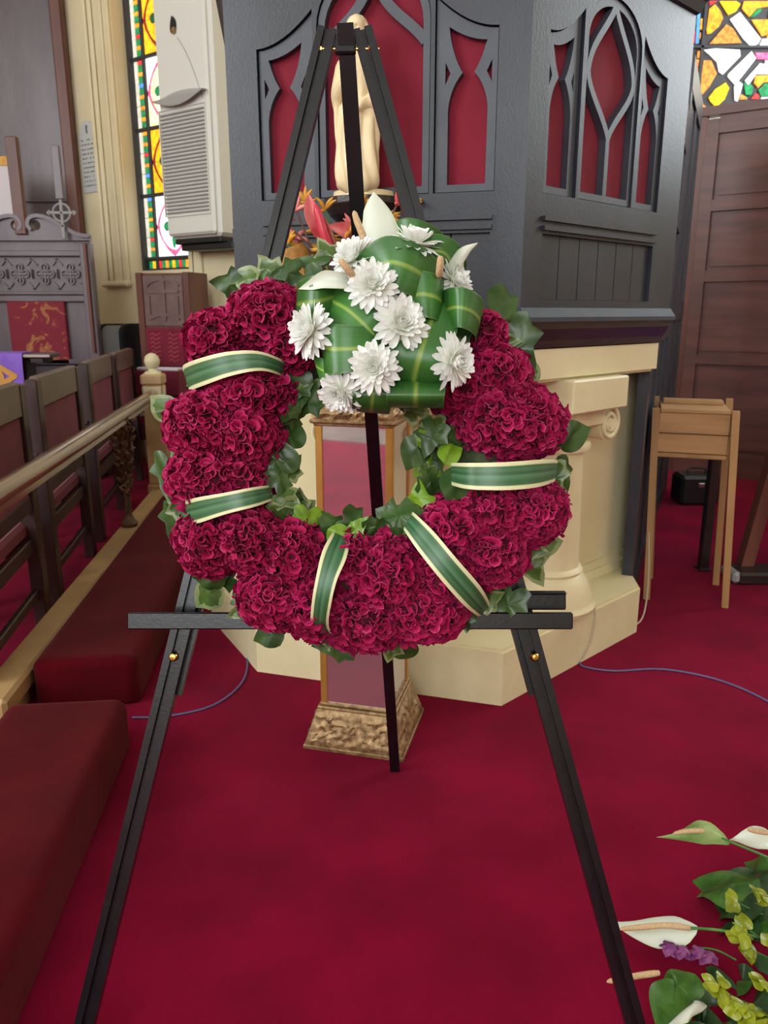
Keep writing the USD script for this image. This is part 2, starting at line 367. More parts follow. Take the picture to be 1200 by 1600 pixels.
win2 = structure('window_2')
obj('frame', prism(shapely.box(2.68, 2.88, 3.94, 5.02).difference(shapely.box(2.73, 2.93, 3.89, 4.97)), .06, A([0, 8.03, 0.]), X3, Z3), m_lead, win2)
obj('lead_plate', prism(shapely.box(2.71, 2.91, 3.91, 4.99), .012, A([0, 8.05, 0.]), X3, Z3), m_lead, win2)
for a, b, c, d in ((2.73, 3.89, 3.632, 3.652), (2.955, 2.98, 2.93, 4.97), (2.73, 3.89, 4.35, 4.37)):
    obj('bar', prism(shapely.box(a, c, b, d), .03, A([0, 8.04, 0.]), X3, Z3), m_lead, win2)
RIGHT_PANES = [
 ('orange', [(3.000, 3.957), (3.049, 3.995), (3.109, 3.933), (3.137, 3.878), (3.105, 3.808), (3.040, 3.753), (3.001, 3.745), (2.992, 3.784)]),
 ('yellow', [(3.086, 4.019), (3.240, 4.019), (3.287, 3.995), (3.250, 3.933), (3.183, 3.902)]),
 ('red', [(2.994, 4.019), (3.073, 4.019), (3.048, 4.003), (2.998, 3.980)]),
 ('amber', [(3.173, 3.831), (3.240, 3.792), (3.334, 3.673), (3.031, 3.665), (3.063, 3.705), (3.110, 3.761)]),
 ('white', [(3.200, 3.871), (3.286, 3.929), (3.507, 3.709), (3.486, 3.665), (3.427, 3.642), (3.348, 3.705)]),
 ('white', [(3.521, 3.709), (3.675, 3.721), (3.685, 3.642), (3.497, 3.650)]),
 ('orange', [(3.311, 4.019), (3.636, 4.019), (3.640, 3.988), (3.441, 3.957), (3.379, 3.886), (3.300, 3.957)]),
 ('green', [(3.388, 3.886), (3.408, 3.941), (3.457, 3.972), (3.492, 3.972), (3.480, 3.933), (3.424, 3.886)]),
 ('orange', [(3.399, 3.867), (3.656, 3.871), (3.669, 3.768), (3.514, 3.729)]),
 ('white', [(2.983, 3.618), (3.089, 3.630), (3.322, 3.618), (3.333, 3.562), (3.185, 3.409), (3.146, 3.433), (3.119, 3.514), (3.041, 3.578)]),
 ('white', [(3.431, 3.606), (3.483, 3.546), (3.312, 3.319), (3.232, 3.393), (3.238, 3.417)]),
 ('white', [(3.524, 3.506), (3.707, 3.473), (3.715, 3.413), (3.499, 3.413), (3.438, 3.319), (3.398, 3.360)]),
 ('pink', [(3.468, 3.594), (3.692, 3.594), (3.701, 3.522), (3.538, 3.538), (3.493, 3.538)]),
 ('amber', [(2.992, 3.530), (3.064, 3.530), (3.130, 3.417), (3.070, 3.303), (3.014, 3.238), (2.990, 3.254), (2.985, 3.425)]),
 ('yellow', [(3.219, 3.344), (3.261, 3.295), (3.227, 3.197), (3.153, 3.127), (3.092, 3.180), (3.071, 3.213), (3.126, 3.287)]),
 ('white', [(3.304, 3.311), (3.344, 3.352), (3.383, 3.328), (3.367, 3.238), (3.351, 3.180), (3.323, 3.189)]),
 ('green', [(3.391, 3.336), (3.435, 3.352), (3.486, 3.303), (3.476, 3.230), (3.421, 3.238)]),
 ('green', [(3.534, 3.279), (3.590, 3.336), (3.726, 3.328), (3.739, 3.230), (3.568, 3.221)]),
 ('orange', [(3.492, 3.401), (3.716, 3.409), (3.724, 3.344), (3.580, 3.344), (3.532, 3.295), (3.486, 3.336)]),
 ('red', [(3.510, 3.254), (3.548, 3.238), (3.557, 3.201), (3.471, 3.201)]),
 ('amber', [(3.022, 3.164), (3.071, 3.123), (2.984, 3.090), (2.983, 3.139)]),
 ('amber', [(3.375, 3.246), (3.442, 3.213), (3.435, 3.197), (3.363, 3.193)]),
 ('blue', [(2.888, 4.019), (2.919, 4.019), (2.933, 3.673), (2.902, 3.665), (2.894, 3.878)]),
 ('orange', [(2.928, 4.011), (2.950, 4.011), (2.950, 3.972), (2.930, 3.972)]),
 ('orange', [(2.925, 3.878), (2.947, 3.878), (2.952, 3.784), (2.930, 3.784)]),
 ('orange', [(2.923, 3.761), (2.946, 3.761), (2.943, 3.705), (2.927, 3.705)]),
 ('red', [(2.869, 3.768), (2.891, 3.776), (2.895, 3.673), (2.826, 3.673)]),
 ('green', [(2.861, 3.855), (2.890, 3.871), (2.886, 3.780), (2.842, 3.780)]),
 ('yellow', [(2.815, 3.602), (2.882, 3.602), (2.888, 3.498), (2.864, 3.465), (2.827, 3.481)]),
 ('red', [(2.786, 3.530), (2.819, 3.514), (2.819, 3.465), (2.783, 3.465)]),
 ('green', [(2.778, 3.433), (2.884, 3.449), (2.877, 3.336), (2.784, 3.279)]),
 ('red', [(2.835, 3.311), (2.887, 3.328), (2.886, 3.254), (2.833, 3.238)]),
 ('green', [(2.786, 3.205), (2.874, 3.189), (2.874, 3.098), (2.791, 3.114)]),
 ('amber', [(2.928, 3.610), (2.953, 3.610), (2.952, 3.547), (2.927, 3.547)]),
 ('amber', [(2.927, 3.539), (2.952, 3.539), (2.950, 3.477), (2.925, 3.477)]),
 ('amber', [(2.925, 3.469), (2.950, 3.469), (2.949, 3.406), (2.923, 3.406)]),
 ('amber', [(2.923, 3.397), (2.949, 3.397), (2.947, 3.334), (2.922, 3.334)]),
 ('amber', [(2.922, 3.326), (2.947, 3.326), (2.945, 3.262), (2.920, 3.262)]),
 ('amber', [(2.920, 3.254), (2.945, 3.254), (2.944, 3.190), (2.918, 3.190)]),
 ('amber', [(2.918, 3.182), (2.944, 3.182), (2.942, 3.118), (2.917, 3.118)]),
]
RIGHT_PANES += [(c, [(x, 8.06 - z) for x, z in p]) for c, p in RIGHT_PANES[:8]]                       # the upper tier repeats the lower one turned over
RIGHT_PANES += [('amber', [(3.5, 3.0), (3.86, 3.0), (3.86, 3.16), (3.5, 3.16)]), ('orange', [(2.75, 2.95), (3.0, 2.95), (3.0, 3.1), (2.75, 3.1)]), ('white', [(3.02, 2.95), (3.4, 2.95), (3.4, 3.08), (3.02, 3.08)]), ('orange', [(3.56, 3.7), (3.86, 3.7), (3.86, 3.95), (3.56, 3.95)]), ('white', [(3.57, 3.2), (3.86, 3.2), (3.86, 3.6), (3.57, 3.6)])]
took = Polygon()
for c, p in RIGHT_PANES:
    g = Polygon(p).buffer(0).difference(took); took = took.union(Polygon(p).buffer(.004))
    g = g.buffer(-.002)
    for q in getattr(g, 'geoms', [g]):
        if q.area > 4e-5: obj('pane', prism(q, .012, A([0, 8.032, 0.]), X3, Z3), LOOK['glass_' + c], win2)

# ------------------------------------------------------------------ pulpit: hexagonal, on a painted stone pedestal
PC = A([.18, 3.127, 0.])
def hexv(R, deg, z=0.0): return PC + A([R * math.cos(math.radians(deg)), R * math.sin(math.radians(deg)), z])
HEXA = [223.5, 283.5, 343.5, 403.5, 463.5, 512.0]      # the back left side is drawn in
def hexpoly(R): return Polygon([tuple(hexv(R, a)[:2]) for a in HEXA])
def slab(poly, z0, z1): return prism(poly, z1 - z0, A([0, 0, z0]), X3, Y3)
def hexring(prof):
    """Hexagonal moulding: (R, z) profile, top to bottom or bottom to top."""
    v, f, n = [], [], len(prof)
    for k in range(6):
        for R, z in prof: v.append(hexv(R, HEXA[k], z))
    for k in range(6):
        for i in range(n - 1):
            a, b = k * n + i, ((k + 1) % 6) * n + i
            f += [(a, b, b + 1), (a, b + 1, a + 1)]
    m = trimesh.Trimesh(A(v), A(f), process=False); m.fix_normals(); return m
pulpit = thing('pulpit', 'large dark grey hexagonal wooden pulpit with gothic tracery and maroon cloth', 'pulpit', PC)
RB = .89
obj('body', slab(hexpoly(RB - .045), 1.16, 2.3), m_grey, pulpit)
def lancet_frame(s): return Polygon([(s * .352, 1.575)] + [(s * .352, 1.984)] + [tuple(p) for p in bez([(s * .352, 1.984), (s * .27, 1.985), (s * .178, 2.072)], 9)] + [(s * .178, 1.575)])
def lancet_open(s):
    c = .27 * s
    side = [(.054, 1.597), (.055, 1.79)] + [tuple(p) for p in bez([(.055, 1.79), (.05, 1.845), (.016, 1.880)], 7)][1:] + [tuple(p) for p in bez([(.016, 1.880), (.044, 1.92), (.055, 1.99)], 7)][1:]
    out = [(c + x * s, z if z < 1.95 else 1.958 + (.99 - 1.0) * 0) for x, z in side[:-1]] + [(c + .055 * s, 1.955)]
    top = [tuple(p) for p in bez([(c + .055 * s, 1.955), (c, 1.957), (c - .055 * s, 1.994)], 7)]
    inn = [(c - x * s, z) for x, z in side[::-1]][1:]
    p = Polygon(out + top + inn).buffer(0)
    for k in (-1, 1): p = p.union(Polygon([(c + k * .064, 1.853), (c + k * .064, 1.908), (c + k * .050, 1.88)]))
    return p
def arch(hw, z0, zs, zt): return Polygon([(-hw, z0), (hw, z0), (hw, zs)] + [tuple(p) for p in bez([(hw, zs), (hw, zs + .6 * (zt - zs)), (.5 * hw, zt), (0, zt)], 10)] + [tuple(p) for p in bez([(0, zt), (-.5 * hw, zt), (-hw, zs + .6 * (zt - zs)), (-hw, zs)], 10)])
def face(k, cx, sx, niche):
    a, b = hexv(RB, HEXA[k]), hexv(RB, HEXA[k + 1]); L = np.linalg.norm(b - a); d = (b - a) / L; nrm = A([d[1], -d[0], 0.])
    def pl(poly, h, off): return prism(affinity.affine_transform(poly, [sx, 0, 0, 1, cx, 0]) if poly is not None else None, h, a + nrm * off, d, Z3)
    full = affinity.affine_transform(shapely.box(0, 1.262, L, 2.3), [1 / sx, 0, 0, 1, -cx / sx, 0])
    zt = 2.175 if niche else 2.135
    cf, co = arch(.166, 1.575, 2.02, zt), arch(.144, 1.597, 2.01, zt - .024)
    low = shapely.box(-.345, 1.285, .345, 1.467)
    board = full.difference(lancet_frame(-1)).difference(lancet_frame(1)).difference(cf).difference(low)
    obj('face_board', pl(board, .022, -.022), m_grey, pulpit)
    tr = lancet_frame(-1).buffer(-.003).difference(lancet_open(-1)); obj('tracery', pl(tr, .02, -.03), m_greyrib, pulpit)
    tr = lancet_frame(1).buffer(-.003).difference(lancet_open(1)); obj('tracery', pl(tr, .02, -.03), m_greyrib, pulpit)
    tr = cf.buffer(-.003).difference(co)
    if niche:
        for s in (-1, 1): tr = tr.union(LineString(bez([(s * .15, 1.965), (s * .10, 2.03), (s * .03, 2.04), (0, 2.15)], 14)).buffer(.0135, cap_style='flat').intersection(cf))
    else:
        for s in (-1, 1):
            tr = tr.union(LineString(np.vstack([bez([(0, 2.115), (s * .05, 2.04), (s * .13, 2.0), (s * .136, 1.925)], 10), bez([(s * .136, 1.925), (s * .13, 1.87), (s * .03, 1.82), (0, 1.76)], 10)])).buffer(.011).intersection(cf))
        tr = tr.union(shapely.box(-.011, 1.59, .011, 1.78))
    obj('tracery', pl(tr, .024, -.03), m_greyrib, pulpit)
    for c, w, z0, z1 in ((-.27, .066, 1.585, 2.02), (.27, .066, 1.585, 2.02), (0, .155, 1.585, zt - .01)):
        obj('cloth_panel', pl(shapely.box(c - w, z0, c + w, z1).intersection(lancet_frame(-1).union(lancet_frame(1)).union(cf)), .006, -.0385), m_cloth, pulpit)
    for z in (1.508, 1.482): obj('moulding', pl(shapely.box(-.35, z - .006, .35, z + .006), .012, -.001), m_grey, pulpit)
    for j in range(6):
        x0 = -.345 + j * .115
        obj('plank', pl(shapely.box(x0 + .002, 1.286, x0 + .113, 1.466), .02, -.034), m_grey, pulpit)
face(0, .452, 1.0, True); face(1, .41, .93, False); face(-1, .52, 1.0, False)
obj('base_moulding', hexring([(.80, 1.262), (RB + .004, 1.262), (RB + .022, 1.235), (RB + .022, 1.222), (.80, 1.222)]), m_greymat, pulpit)
obj('base_cornice', hexring([(.80, 1.222), (RB + .008, 1.222), (RB + .004, 1.20), (RB - .015, 1.165), (RB - .02, 1.144), (.3, 1.144)]), m_darkbase, pulpit)
obj('top_cornice', hexring([(.6, 2.19), (RB - .02, 2.19), (RB + .012, 2.205), (RB + .03, 2.235), (RB + .05, 2.25), (RB + .05, 2.31), (.6, 2.31)]), m_grey, pulpit)

ped = thing('pulpit_pedestal', 'cream painted stone pedestal with ionic columns and stepped plinth under the pulpit', 'pedestal', PC)
Rp = .875
V0, V1, V2 = hexv(Rp, 223.5), hexv(Rp, 283.5), hexv(Rp, 343.5)
plinth = Polygon([tuple(V0[:2]), tuple(V1[:2]), tuple(V2[:2]), (1.06, 3.24), (.9, 3.6), (-.6, 3.6), (-.72, 3.0)])
obj('plinth', [slab(plinth, 0, .185), slab(plinth.buffer(-.008, join_style='mitre'), .185, .197)], m_stone, ped)
d1, n1 = (V2 - V1) / Rp, None
def core(inset):
    out = []
    dA, dB = (V1 - V0) / Rp, (V2 - V1) / Rp; nA, nB = A([dA[1], -dA[0], 0]), A([dB[1], -dB[0], 0])
    ap = Rp * math.sqrt(3) / 2 - inset
    fA, fB = PC + nA * ap, PC + nB * ap
    mid = PC + hexv(1, 283.5) * 0 + (hexv(ap / math.cos(PI / 6), 283.5) - PC)
    return Polygon([tuple((fA - dA * .62)[:2]), tuple(mid[:2]), tuple((fB + dB * (.70 - inset * .0))[:2]), tuple((fB + dB * .66 - nB * .5)[:2]), tuple((fA - dA * .6 - nA * .5)[:2])])
obj('core', slab(core(.20), .19, 1.05), m_stone, ped)
obj('core_base', [slab(core(.185), .19, .265), slab(core(.172), .19, .235)], m_stone, ped)
obj('slab', [slab(hexpoly(Rp - .012), 1.048, 1.14), slab(hexpoly(Rp - .03), 1.038, 1.05)], m_stone, ped)
for k in (0, 1):
    a, b = hexv(Rp, 223.5 + 60 * k), hexv(Rp, 283.5 + 60 * k); d = (b - a) / Rp; nr = A([d[1], -d[0], 0.])
    c = (a + b) / 2 - nr * .15
    def blk(hw, o0, o1, z0, z1, bev=.006):
        m = rbox((0, 0, 0), (2 * hw, o1 - o0, z1 - z0), bev, rz=math.atan2(d[1], d[0])); m.apply_translation(c + nr * (o0 + o1) / 2 + Z3 * (z0 + z1) / 2); return m
    r = .112
    shaft = [(r * .93, .875), (r * .93, .82), (r * 1.12, .815), (r * 1.16, .80), (r * 1.12, .785), (r * .95, .78), (r * .97, .6), (r, .42), (r * 1.02, .36)]
    obj('column', lathe([(r * .96, .88)] + shaft, c, 40), m_stone, ped, smooth=35)
    obj('column_base', lathe([(r * 1.02, .36), (r * 1.1, .356), (r * 1.16, .345), (r * 1.1, .334), (r * 1.14, .33), (r * 1.3, .31), (r * 1.45, .27), (r * 1.52, .235), (r * 1.56, .228), (r * 1.64, .215), (r * 1.6, .2), (r * 1.5, .196)], c, 40), m_stone, ped, smooth=35)
    obj('abacus', blk(.17, -.14, .18, .93, 1.04), m_stone, ped)
    obj('capital', [blk(.125, -.12, .125, .868, .932), lathe([(r * .96, .87), (r * 1.15, .9), (r * 1.2, .93)], c, 30)], m_stone, ped)
    for s in (-1, 1):
        vc = c + d * (s * .162) + Z3 * .868
        def disc(rr, o0, o1): return trimesh.creation.cylinder(rr, segment=[vc + nr * o0, vc + nr * o1], sections=28)
        sp = []
        for ph in np.linspace(0, 4.2 * PI, 60):
            q = .058 * (1 - ph / (4.9 * PI)); sp.append(vc + nr * .122 + d * (s * q * math.sin(ph + .2)) + Z3 * (q * math.cos(ph + .2)))
        obj('volute', [disc(.06, -.02, .115), disc(.017, .1, .13), tube(sp, .0075, 6), blk(.01, 0, .01, .93, .931)], m_stone, ped)

# stairs of the pulpit behind it: a panelled parapet
st = thing('stair_parapet', 'dark panelled wooden parapet of the pulpit stairs behind the pulpit', 'parapet', (1.04, 3.0, 0))
p0, p1 = A([1.012, 3.0, 0.]), A([1.60, 4.45, 0.]); sd = (p1 - p0) / np.linalg.norm(p1 - p0); sl = np.linalg.norm(p1 - p0); sn = A([sd[1], -sd[0], 0.])
obj('panel', prism(shapely.box(0, 0, sl, 2.2), .03, p0 - sn * .03, sd, Z3), m_grey, st)
for z0, z1 in ((0, .12), (1.12, 1.26), (2.06, 2.24)): obj('rail', prism(shapely.box(0, z0, sl, z1), .014, p0, sd, Z3), m_grey, st)
for t in np.linspace(0, sl - .09, 4): obj('stile', prism(shapely.box(t, .12, t + .09, 2.06), .011, p0, sd, Z3), m_grey, st)
for t in (.98, 1.2, 1.4): obj('groove', prism(shapely.box(t, 1.66, t + .14, 1.69), .018, p0, sd, Z3), m_grey, st)

q0, q1 = p1, A([2.03, 5.42, 0.]); qd = (q1 - q0) / np.linalg.norm(q1 - q0); ql = np.linalg.norm(q1 - q0); qn = A([qd[1], -qd[0], 0.])
obj('panel', prism(shapely.box(0, 0, ql, 2.50), .03, q0 - qn * .03, qd, Z3), m_grey, st)
for z0, z1 in ((0, .12), (1.2, 1.32), (2.38, 2.54)): obj('rail', prism(shapely.box(0, z0, ql, z1), .014, q0, qd, Z3), m_grey, st)
for t in (0, ql / 2 - .045, ql - .09): obj('stile', prism(shapely.box(t, .12, t + .09, 2.38), .011, q0, qd, Z3), m_grey, st)

# ------------------------------------------------------------------ saint on its bracket
br = thing('statue_bracket', 'dark half round wooden bracket shelf fixed to the pulpit front', 'shelf', (-.045, 2.29, 1.53))
fa, fb = hexv(RB, 223.5), hexv(RB, 283.5); fd = (fb - fa) / RB; fn = A([fd[1], -fd[0], 0.])
bc = fa + fd * .425
def halfdisc(r, z0, z1, r2=None):
    v = []
    for rr, z in ((r, z1), (r2 or r, z0)):
        for t in np.linspace(0, PI, 17): v.append(bc + fd * rr * math.cos(t) + fn * rr * .95 * math.sin(t) + Z3 * z)
    return hullmesh(v)
obj('shelf_top', [halfdisc(.118, 1.548, 1.566), halfdisc(.118, 1.52, 1.548, .1), halfdisc(.1, 1.49, 1.52, .06)], m_darkbase, br)
obj('corbel', [halfdisc(.062, 1.40, 1.49, .035), halfdisc(.035, 1.36, 1.40, .012)], m_darkbase, br)
hk = thing('brass_hook', 'small brass knob on the pulpit front beside the bracket shelf', 'hook', tuple(fa + fd * .60 + Z3 * 1.555))
hb = fa + fd * .60 + Z3 * 1.555
obj('knob', [trimesh.creation.cylinder(.005, segment=[hb, hb + fn * .03], sections=10), trimesh.creation.icosphere(2, .009).apply_translation(hb + fn * .03 - Z3 * .006)], m_brass, hk)

def capsule(a, b, ra, rb):
    s0, s1 = trimesh.creation.icosphere(2, ra), trimesh.creation.icosphere(2, rb)
    return hullmesh(np.vstack([s0.vertices + A(a), s1.vertices + A(b)]))
def blob(parts, length, smooth_n=12):
    import manifold3d as mf
    tot = None
    for p in parts:
        m = mf.Manifold(mf.Mesh(np.asarray(p.vertices, np.float32), np.asarray(p.faces, np.uint32)))
        tot = m if tot is None else tot + m
    q = tot.refine_to_length(length).to_mesh()
    t = trimesh.Trimesh(q.vert_properties[:, :3], q.tri_verts, process=True)
    trimesh.smoothing.filter_taubin(t, .5, -.53, iterations=smooth_n)
    return t
SB = bc + fn * .055
def sp_(x, y, z): return SB + fd * x + fn * y + Z3 * (1.585 + z)
stt = thing('saint_statue', 'cream painted statue of a robed bearded saint standing on the dark bracket', 'statue', tuple(SB + Z3 * 1.566))
obj('statue_base', halfdisc(.088, 1.566, 1.585, .092), m_statue, stt)
body = [capsule(sp_(0, -.0, .03), sp_(.004, 0, .22), .055, .044), capsule(sp_(-.028, .012, .025), sp_(-.018, .008, .2), .036, .028), capsule(sp_(.032, .012, .025), sp_(.026, .01, .2), .036, .028),
        capsule(sp_(.004, 0, .2), sp_(0, 0, .3), .043, .048), capsule(sp_(-.036, 0, .315), sp_(.038, 0, .315), .026, .026), capsule(sp_(0, 0, .32), sp_(0, .004, .37), .021, .018),
        capsule(sp_(.042, 0, .312), sp_(.056, .008, .23), .024, .020), capsule(sp_(.056, .008, .23), sp_(.012, .05, .2), .019, .014),
        capsule(sp_(-.04, 0, .312), sp_(-.055, .012, .235), .023, .020), capsule(sp_(-.055, .012, .235), sp_(-.022, .05, .265), .019, .013),
        capsule(sp_(-.022, .05, .265), sp_(-.006, .05, .29), .011, .008), capsule(sp_(.012, .05, .2), sp_(-.012, .052, .19), .012, .009),
        capsule(sp_(-.054, .01, .225), sp_(-.05, .008, .12), .017, .010), capsule(sp_(.055, .008, .225), sp_(.052, .004, .1), .017, .010)]
bm = blob(body, .008, 8)
v = A(bm.vertices); rel = v - SB; x = rel @ fd; y = rel @ fn; z = v[:, 2] - 1.585
ang = np.arctan2(x, y + .02); fold = np.cos(ang * 11 + 3 * np.sin(z * 14) + z * 9) * .0035 * np.clip((.3 - z) / .1, 0, 1)
rad = np.stack([x, y], 1); rad /= np.linalg.norm(rad, axis=1, keepdims=True) + 1e-9
v += (rad[:, :1] * fold[:, None]) * fd + (rad[:, 1:] * fold[:, None]) * fn
bm.vertices = v
obj('robed_figure', bm, m_statue, stt, smooth=True)
hd = [capsule(sp_(0, .006, .398), sp_(0, .006, .412), .026, .027), capsule(sp_(0, .014, .378), sp_(0, .01, .39), .017, .022)]
hm = blob(hd, .005, 4)
v = A(hm.vertices); q = v - sp_(0, .006, .40); qx, qy, qz = q @ fd, q @ fn, q[:, 2]
f_ = np.clip(qy / .02, 0, 1)
dy = .007 * np.exp(-((qx / .004) ** 2 + ((qz + .003) / .008) ** 2)) - .004 * np.exp(-(((np.abs(qx) - .009) / .004) ** 2 + ((qz - .004) / .003) ** 2)) - .002 * np.exp(-((qx / .008) ** 2 + ((qz + .014) / .0016) ** 2)) + .003 * np.exp(-((qx / .012) ** 2 + ((qz - .009) / .003) ** 2))
hm.vertices = v + (f_ * dy)[:, None] * fn
obj('head', hm, m_statue, stt, smooth=True)
hair = [capsule(sp_(0, -.004, .412), sp_(0, -.006, .395), .03, .03), capsule(sp_(.022, -.004, .405), sp_(.026, -.004, .34), .013, .012), capsule(sp_(-.022, -.004, .405), sp_(-.026, -.004, .34), .013, .012), capsule(sp_(0, -.016, .39), sp_(0, -.018, .335), .024, .022), capsule(sp_(0, .02, .374), sp_(0, .022, .357), .014, .008)]
hr = blob(hair, .005, 4); v = A(hr.vertices); ph = np.arctan2((v - SB) @ fd, (v - SB) @ fn)
nn = A(hr.vertex_normals); hr.vertices = v + nn * (.0016 * np.sin(ph * 24 + v[:, 2] * 160))[:, None]
obj('hair', hr, m_statue, stt, smooth=True)
# ------------------------------------------------------------------ display easel
es = thing('display_easel', 'tall black wooden tripod display easel holding the crimson wreath', 'easel', (-.03, 1.45, 0))
def ep(x, z, off=0.0):   # a point of the plane of the easel's two front legs, leaning back
    return A([x, 1.0 + .2605 * z, z]) + A([0, -CP, SP]) * off
EN = A([0, -CP, SP]); EU = A([0, SP, CP])
def channel(w, d):       # leg section: two rails and a recessed web
    return Polygon([(-w / 2, -d / 2), (w / 2, -d / 2), (w / 2, d / 2), (w * .14, d / 2), (w * .14, d * .12), (-w * .1, d * .12), (-w * .1, d / 2), (-w / 2, d / 2)])
for s, x1, x0 in ((-1, -.094, -.523), (1, -.036, .446)):
    a, b = ep(x1, 1.705), ep(x0, .004)
    lg = bar(channel(.032, .020), b, a, X3)
    if True:
        d = (a - b) / np.linalg.norm(a - b); side = np.cross(d, EN)
        # orient the recess towards the viewer
        lg = prism(channel(.032, .020), np.linalg.norm(a - b), b, np.cross(EN, d) * -1, EN) if np.dot(np.cross(np.cross(EN, d) * -1, EN), d) > 0 else prism(channel(.032, .020), np.linalg.norm(a - b), b, np.cross(EN, d), EN)
    L = obj('leg', lg, m_black, es)
    k = ep(x0 + (x1 - x0) * (.695 / 1.705), .695, .012)
    obj('brass_knob', lathe([(.0, .007), (.005, .0065), (.0075, .003), (.008, 0), (.006, -.001)], (0, 0, 0), 16).apply_transform(trimesh.geometry.align_vectors([0, 0, 1], EN)).apply_translation(k), m_brass, L, smooth=30)
    q0, q1 = ep(x0 + (x1 - x0) * (.63 / 1.705) + .016 * (1 if s < 0 else -1), .63, -.012), ep(x0 + (x1 - x0) * (1.12 / 1.705) + .016 * (1 if s < 0 else -1), 1.12, -.012)
    obj('sliding_rail', bar(shapely.box(-.008, -.007, .008, .007), q0, q1, X3), m_black, es)
foot = A([.031, 1.912, .002]); top = A([-.064, 1.425, 1.71])
rd = (top - foot) / np.linalg.norm(top - foot)
obj('leg', bar(Polygon([(-.0135, -.010), (.0135, -.010), (.0135, .010), (-.0135, .010)]), foot, top, X3), m_black, es)
tp = ep(-.064, 1.69, .010)
obj('head_block', rbox(tp - EU * .012 - EN * .004, (.034, .034, .012), .003, R=np.stack([X3, EU, EN], 1)), m_black, es)
bolt = [trimesh.creation.cylinder(.0028, segment=[ep(-.105, 1.675, .0), ep(-.008, 1.675, .0)], sections=10), trimesh.creation.cylinder(.0055, segment=[ep(-.108, 1.675), ep(-.104, 1.675)], sections=6),
        trimesh.creation.cylinder(.006, segment=[ep(-.026, 1.675), ep(-.018, 1.675)], sections=8)]
for s in (-1, 1): bolt.append(hullmesh(np.vstack([trimesh.creation.icosphere(1, .0035).vertices + ep(-.022, 1.675), trimesh.creation.icosphere(1, .006).vertices * [.5, 1, 1] + ep(-.017, 1.675 + s * .009)])))
obj('wing_bolt', bolt, m_brass, es)
lc = ep(-.054, .759, .026)
Rl = np.stack([X3, EU, EN], 1)
obj('ledge', [rbox(lc + EN * .033 , (.709, .027, .008), .002, R=Rl), rbox(lc - EU * .0095 + EN * .012, (.709, .008, .042), .002, R=Rl)], m_black, es)
obj('ledge_back', [rbox(ep(.08, .785, .014), (.44, .03, .008), .002, R=Rl), rbox(ep(.08, .798, .018), (.44, .006, .014), .0025, R=Rl)], m_black, es)

# ------------------------------------------------------------------ wreath
WC0 = 1.215
WORG = A([(570 - 600) / FPX * WC0, 0, EYE]) + WC0 * (A([0, CP, -SP]) - (735 - 800) / FPX * A([0, SP, CP]))
WR = np.stack([X3, EU, EN], 1)
def wp(u, v, n=0.0):
    """Point of the wreath: u right and v down in millimetre-like steps of its own face, n metres towards the front."""
    c = WC0 - n
    return A([(u - 600) / FPX * c, 0, EYE]) + c * (A([0, CP, -SP]) - (v - 800) / FPX * A([0, SP, CP]))
K = WC0 / FPX
wr = thing('wreath', 'round funeral wreath of crimson cockscomb with white flower bouquet, resting on the black easel', 'wreath', WORG)

def vmat(name, nodes, links, **pr):
    n = {'p': ('principled_bsdf', pr), **nodes}
    LOOK[name] = usdkit.material(stage, '/World/Looks/' + name, n, links, surface='p.BSDF'); return LOOK[name]
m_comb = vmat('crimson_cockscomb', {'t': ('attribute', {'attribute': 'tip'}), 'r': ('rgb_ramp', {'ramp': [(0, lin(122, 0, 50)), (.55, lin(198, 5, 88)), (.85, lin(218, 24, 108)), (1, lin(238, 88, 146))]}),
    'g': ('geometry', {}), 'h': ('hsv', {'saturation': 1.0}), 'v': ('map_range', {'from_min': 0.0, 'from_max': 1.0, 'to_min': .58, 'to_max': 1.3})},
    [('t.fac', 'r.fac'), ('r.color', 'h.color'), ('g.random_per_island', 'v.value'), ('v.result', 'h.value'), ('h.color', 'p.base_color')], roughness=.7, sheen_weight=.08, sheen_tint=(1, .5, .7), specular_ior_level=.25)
m_combcore = M('crimson_core', lin(86, 2, 30), rough=.9)

HEADS = [(425, 505, 62, 50, .095), (345, 535, 46, 42, .075), (462, 548, 40, 42, .08), (395, 622, 68, 40, .09), (330, 668, 66, 48, .085), (392, 690, 52, 44, .095), (336, 748, 68, 46, .085), (392, 752, 34, 36, .085),
         (334, 842, 48, 50, .08), (398, 842, 58, 50, .095), (462, 862, 54, 52, .09), (436, 926, 58, 50, .085), (494, 940, 46, 52, .085), (552, 868, 32, 40, .085), (606, 894, 58, 62, .095), (570, 962, 62, 46, .085), (660, 950, 66, 48, .085), (690, 900, 52, 56, .09),
         (700, 826, 58, 46, .09), (764, 860, 52, 54, .085), (766, 800, 48, 42, .09), (826, 800, 52, 46, .08), (790, 662, 86, 58, .095), (760, 590, 62, 46, .08), (752, 528, 26, 30, .06), (720, 612, 38, 34, .08)]
def in_head(P, h, s=1.0):
    c = wp(h[0], h[1], .0); q = P - c
    return ((q @ X3) / (h[2] * K * s)) ** 2 + ((q @ EU) / (h[3] * K * s)) ** 2 + ((q @ EN) / (h[4] * s)) ** 2 < 1
nr_ = np.random.default_rng(11)
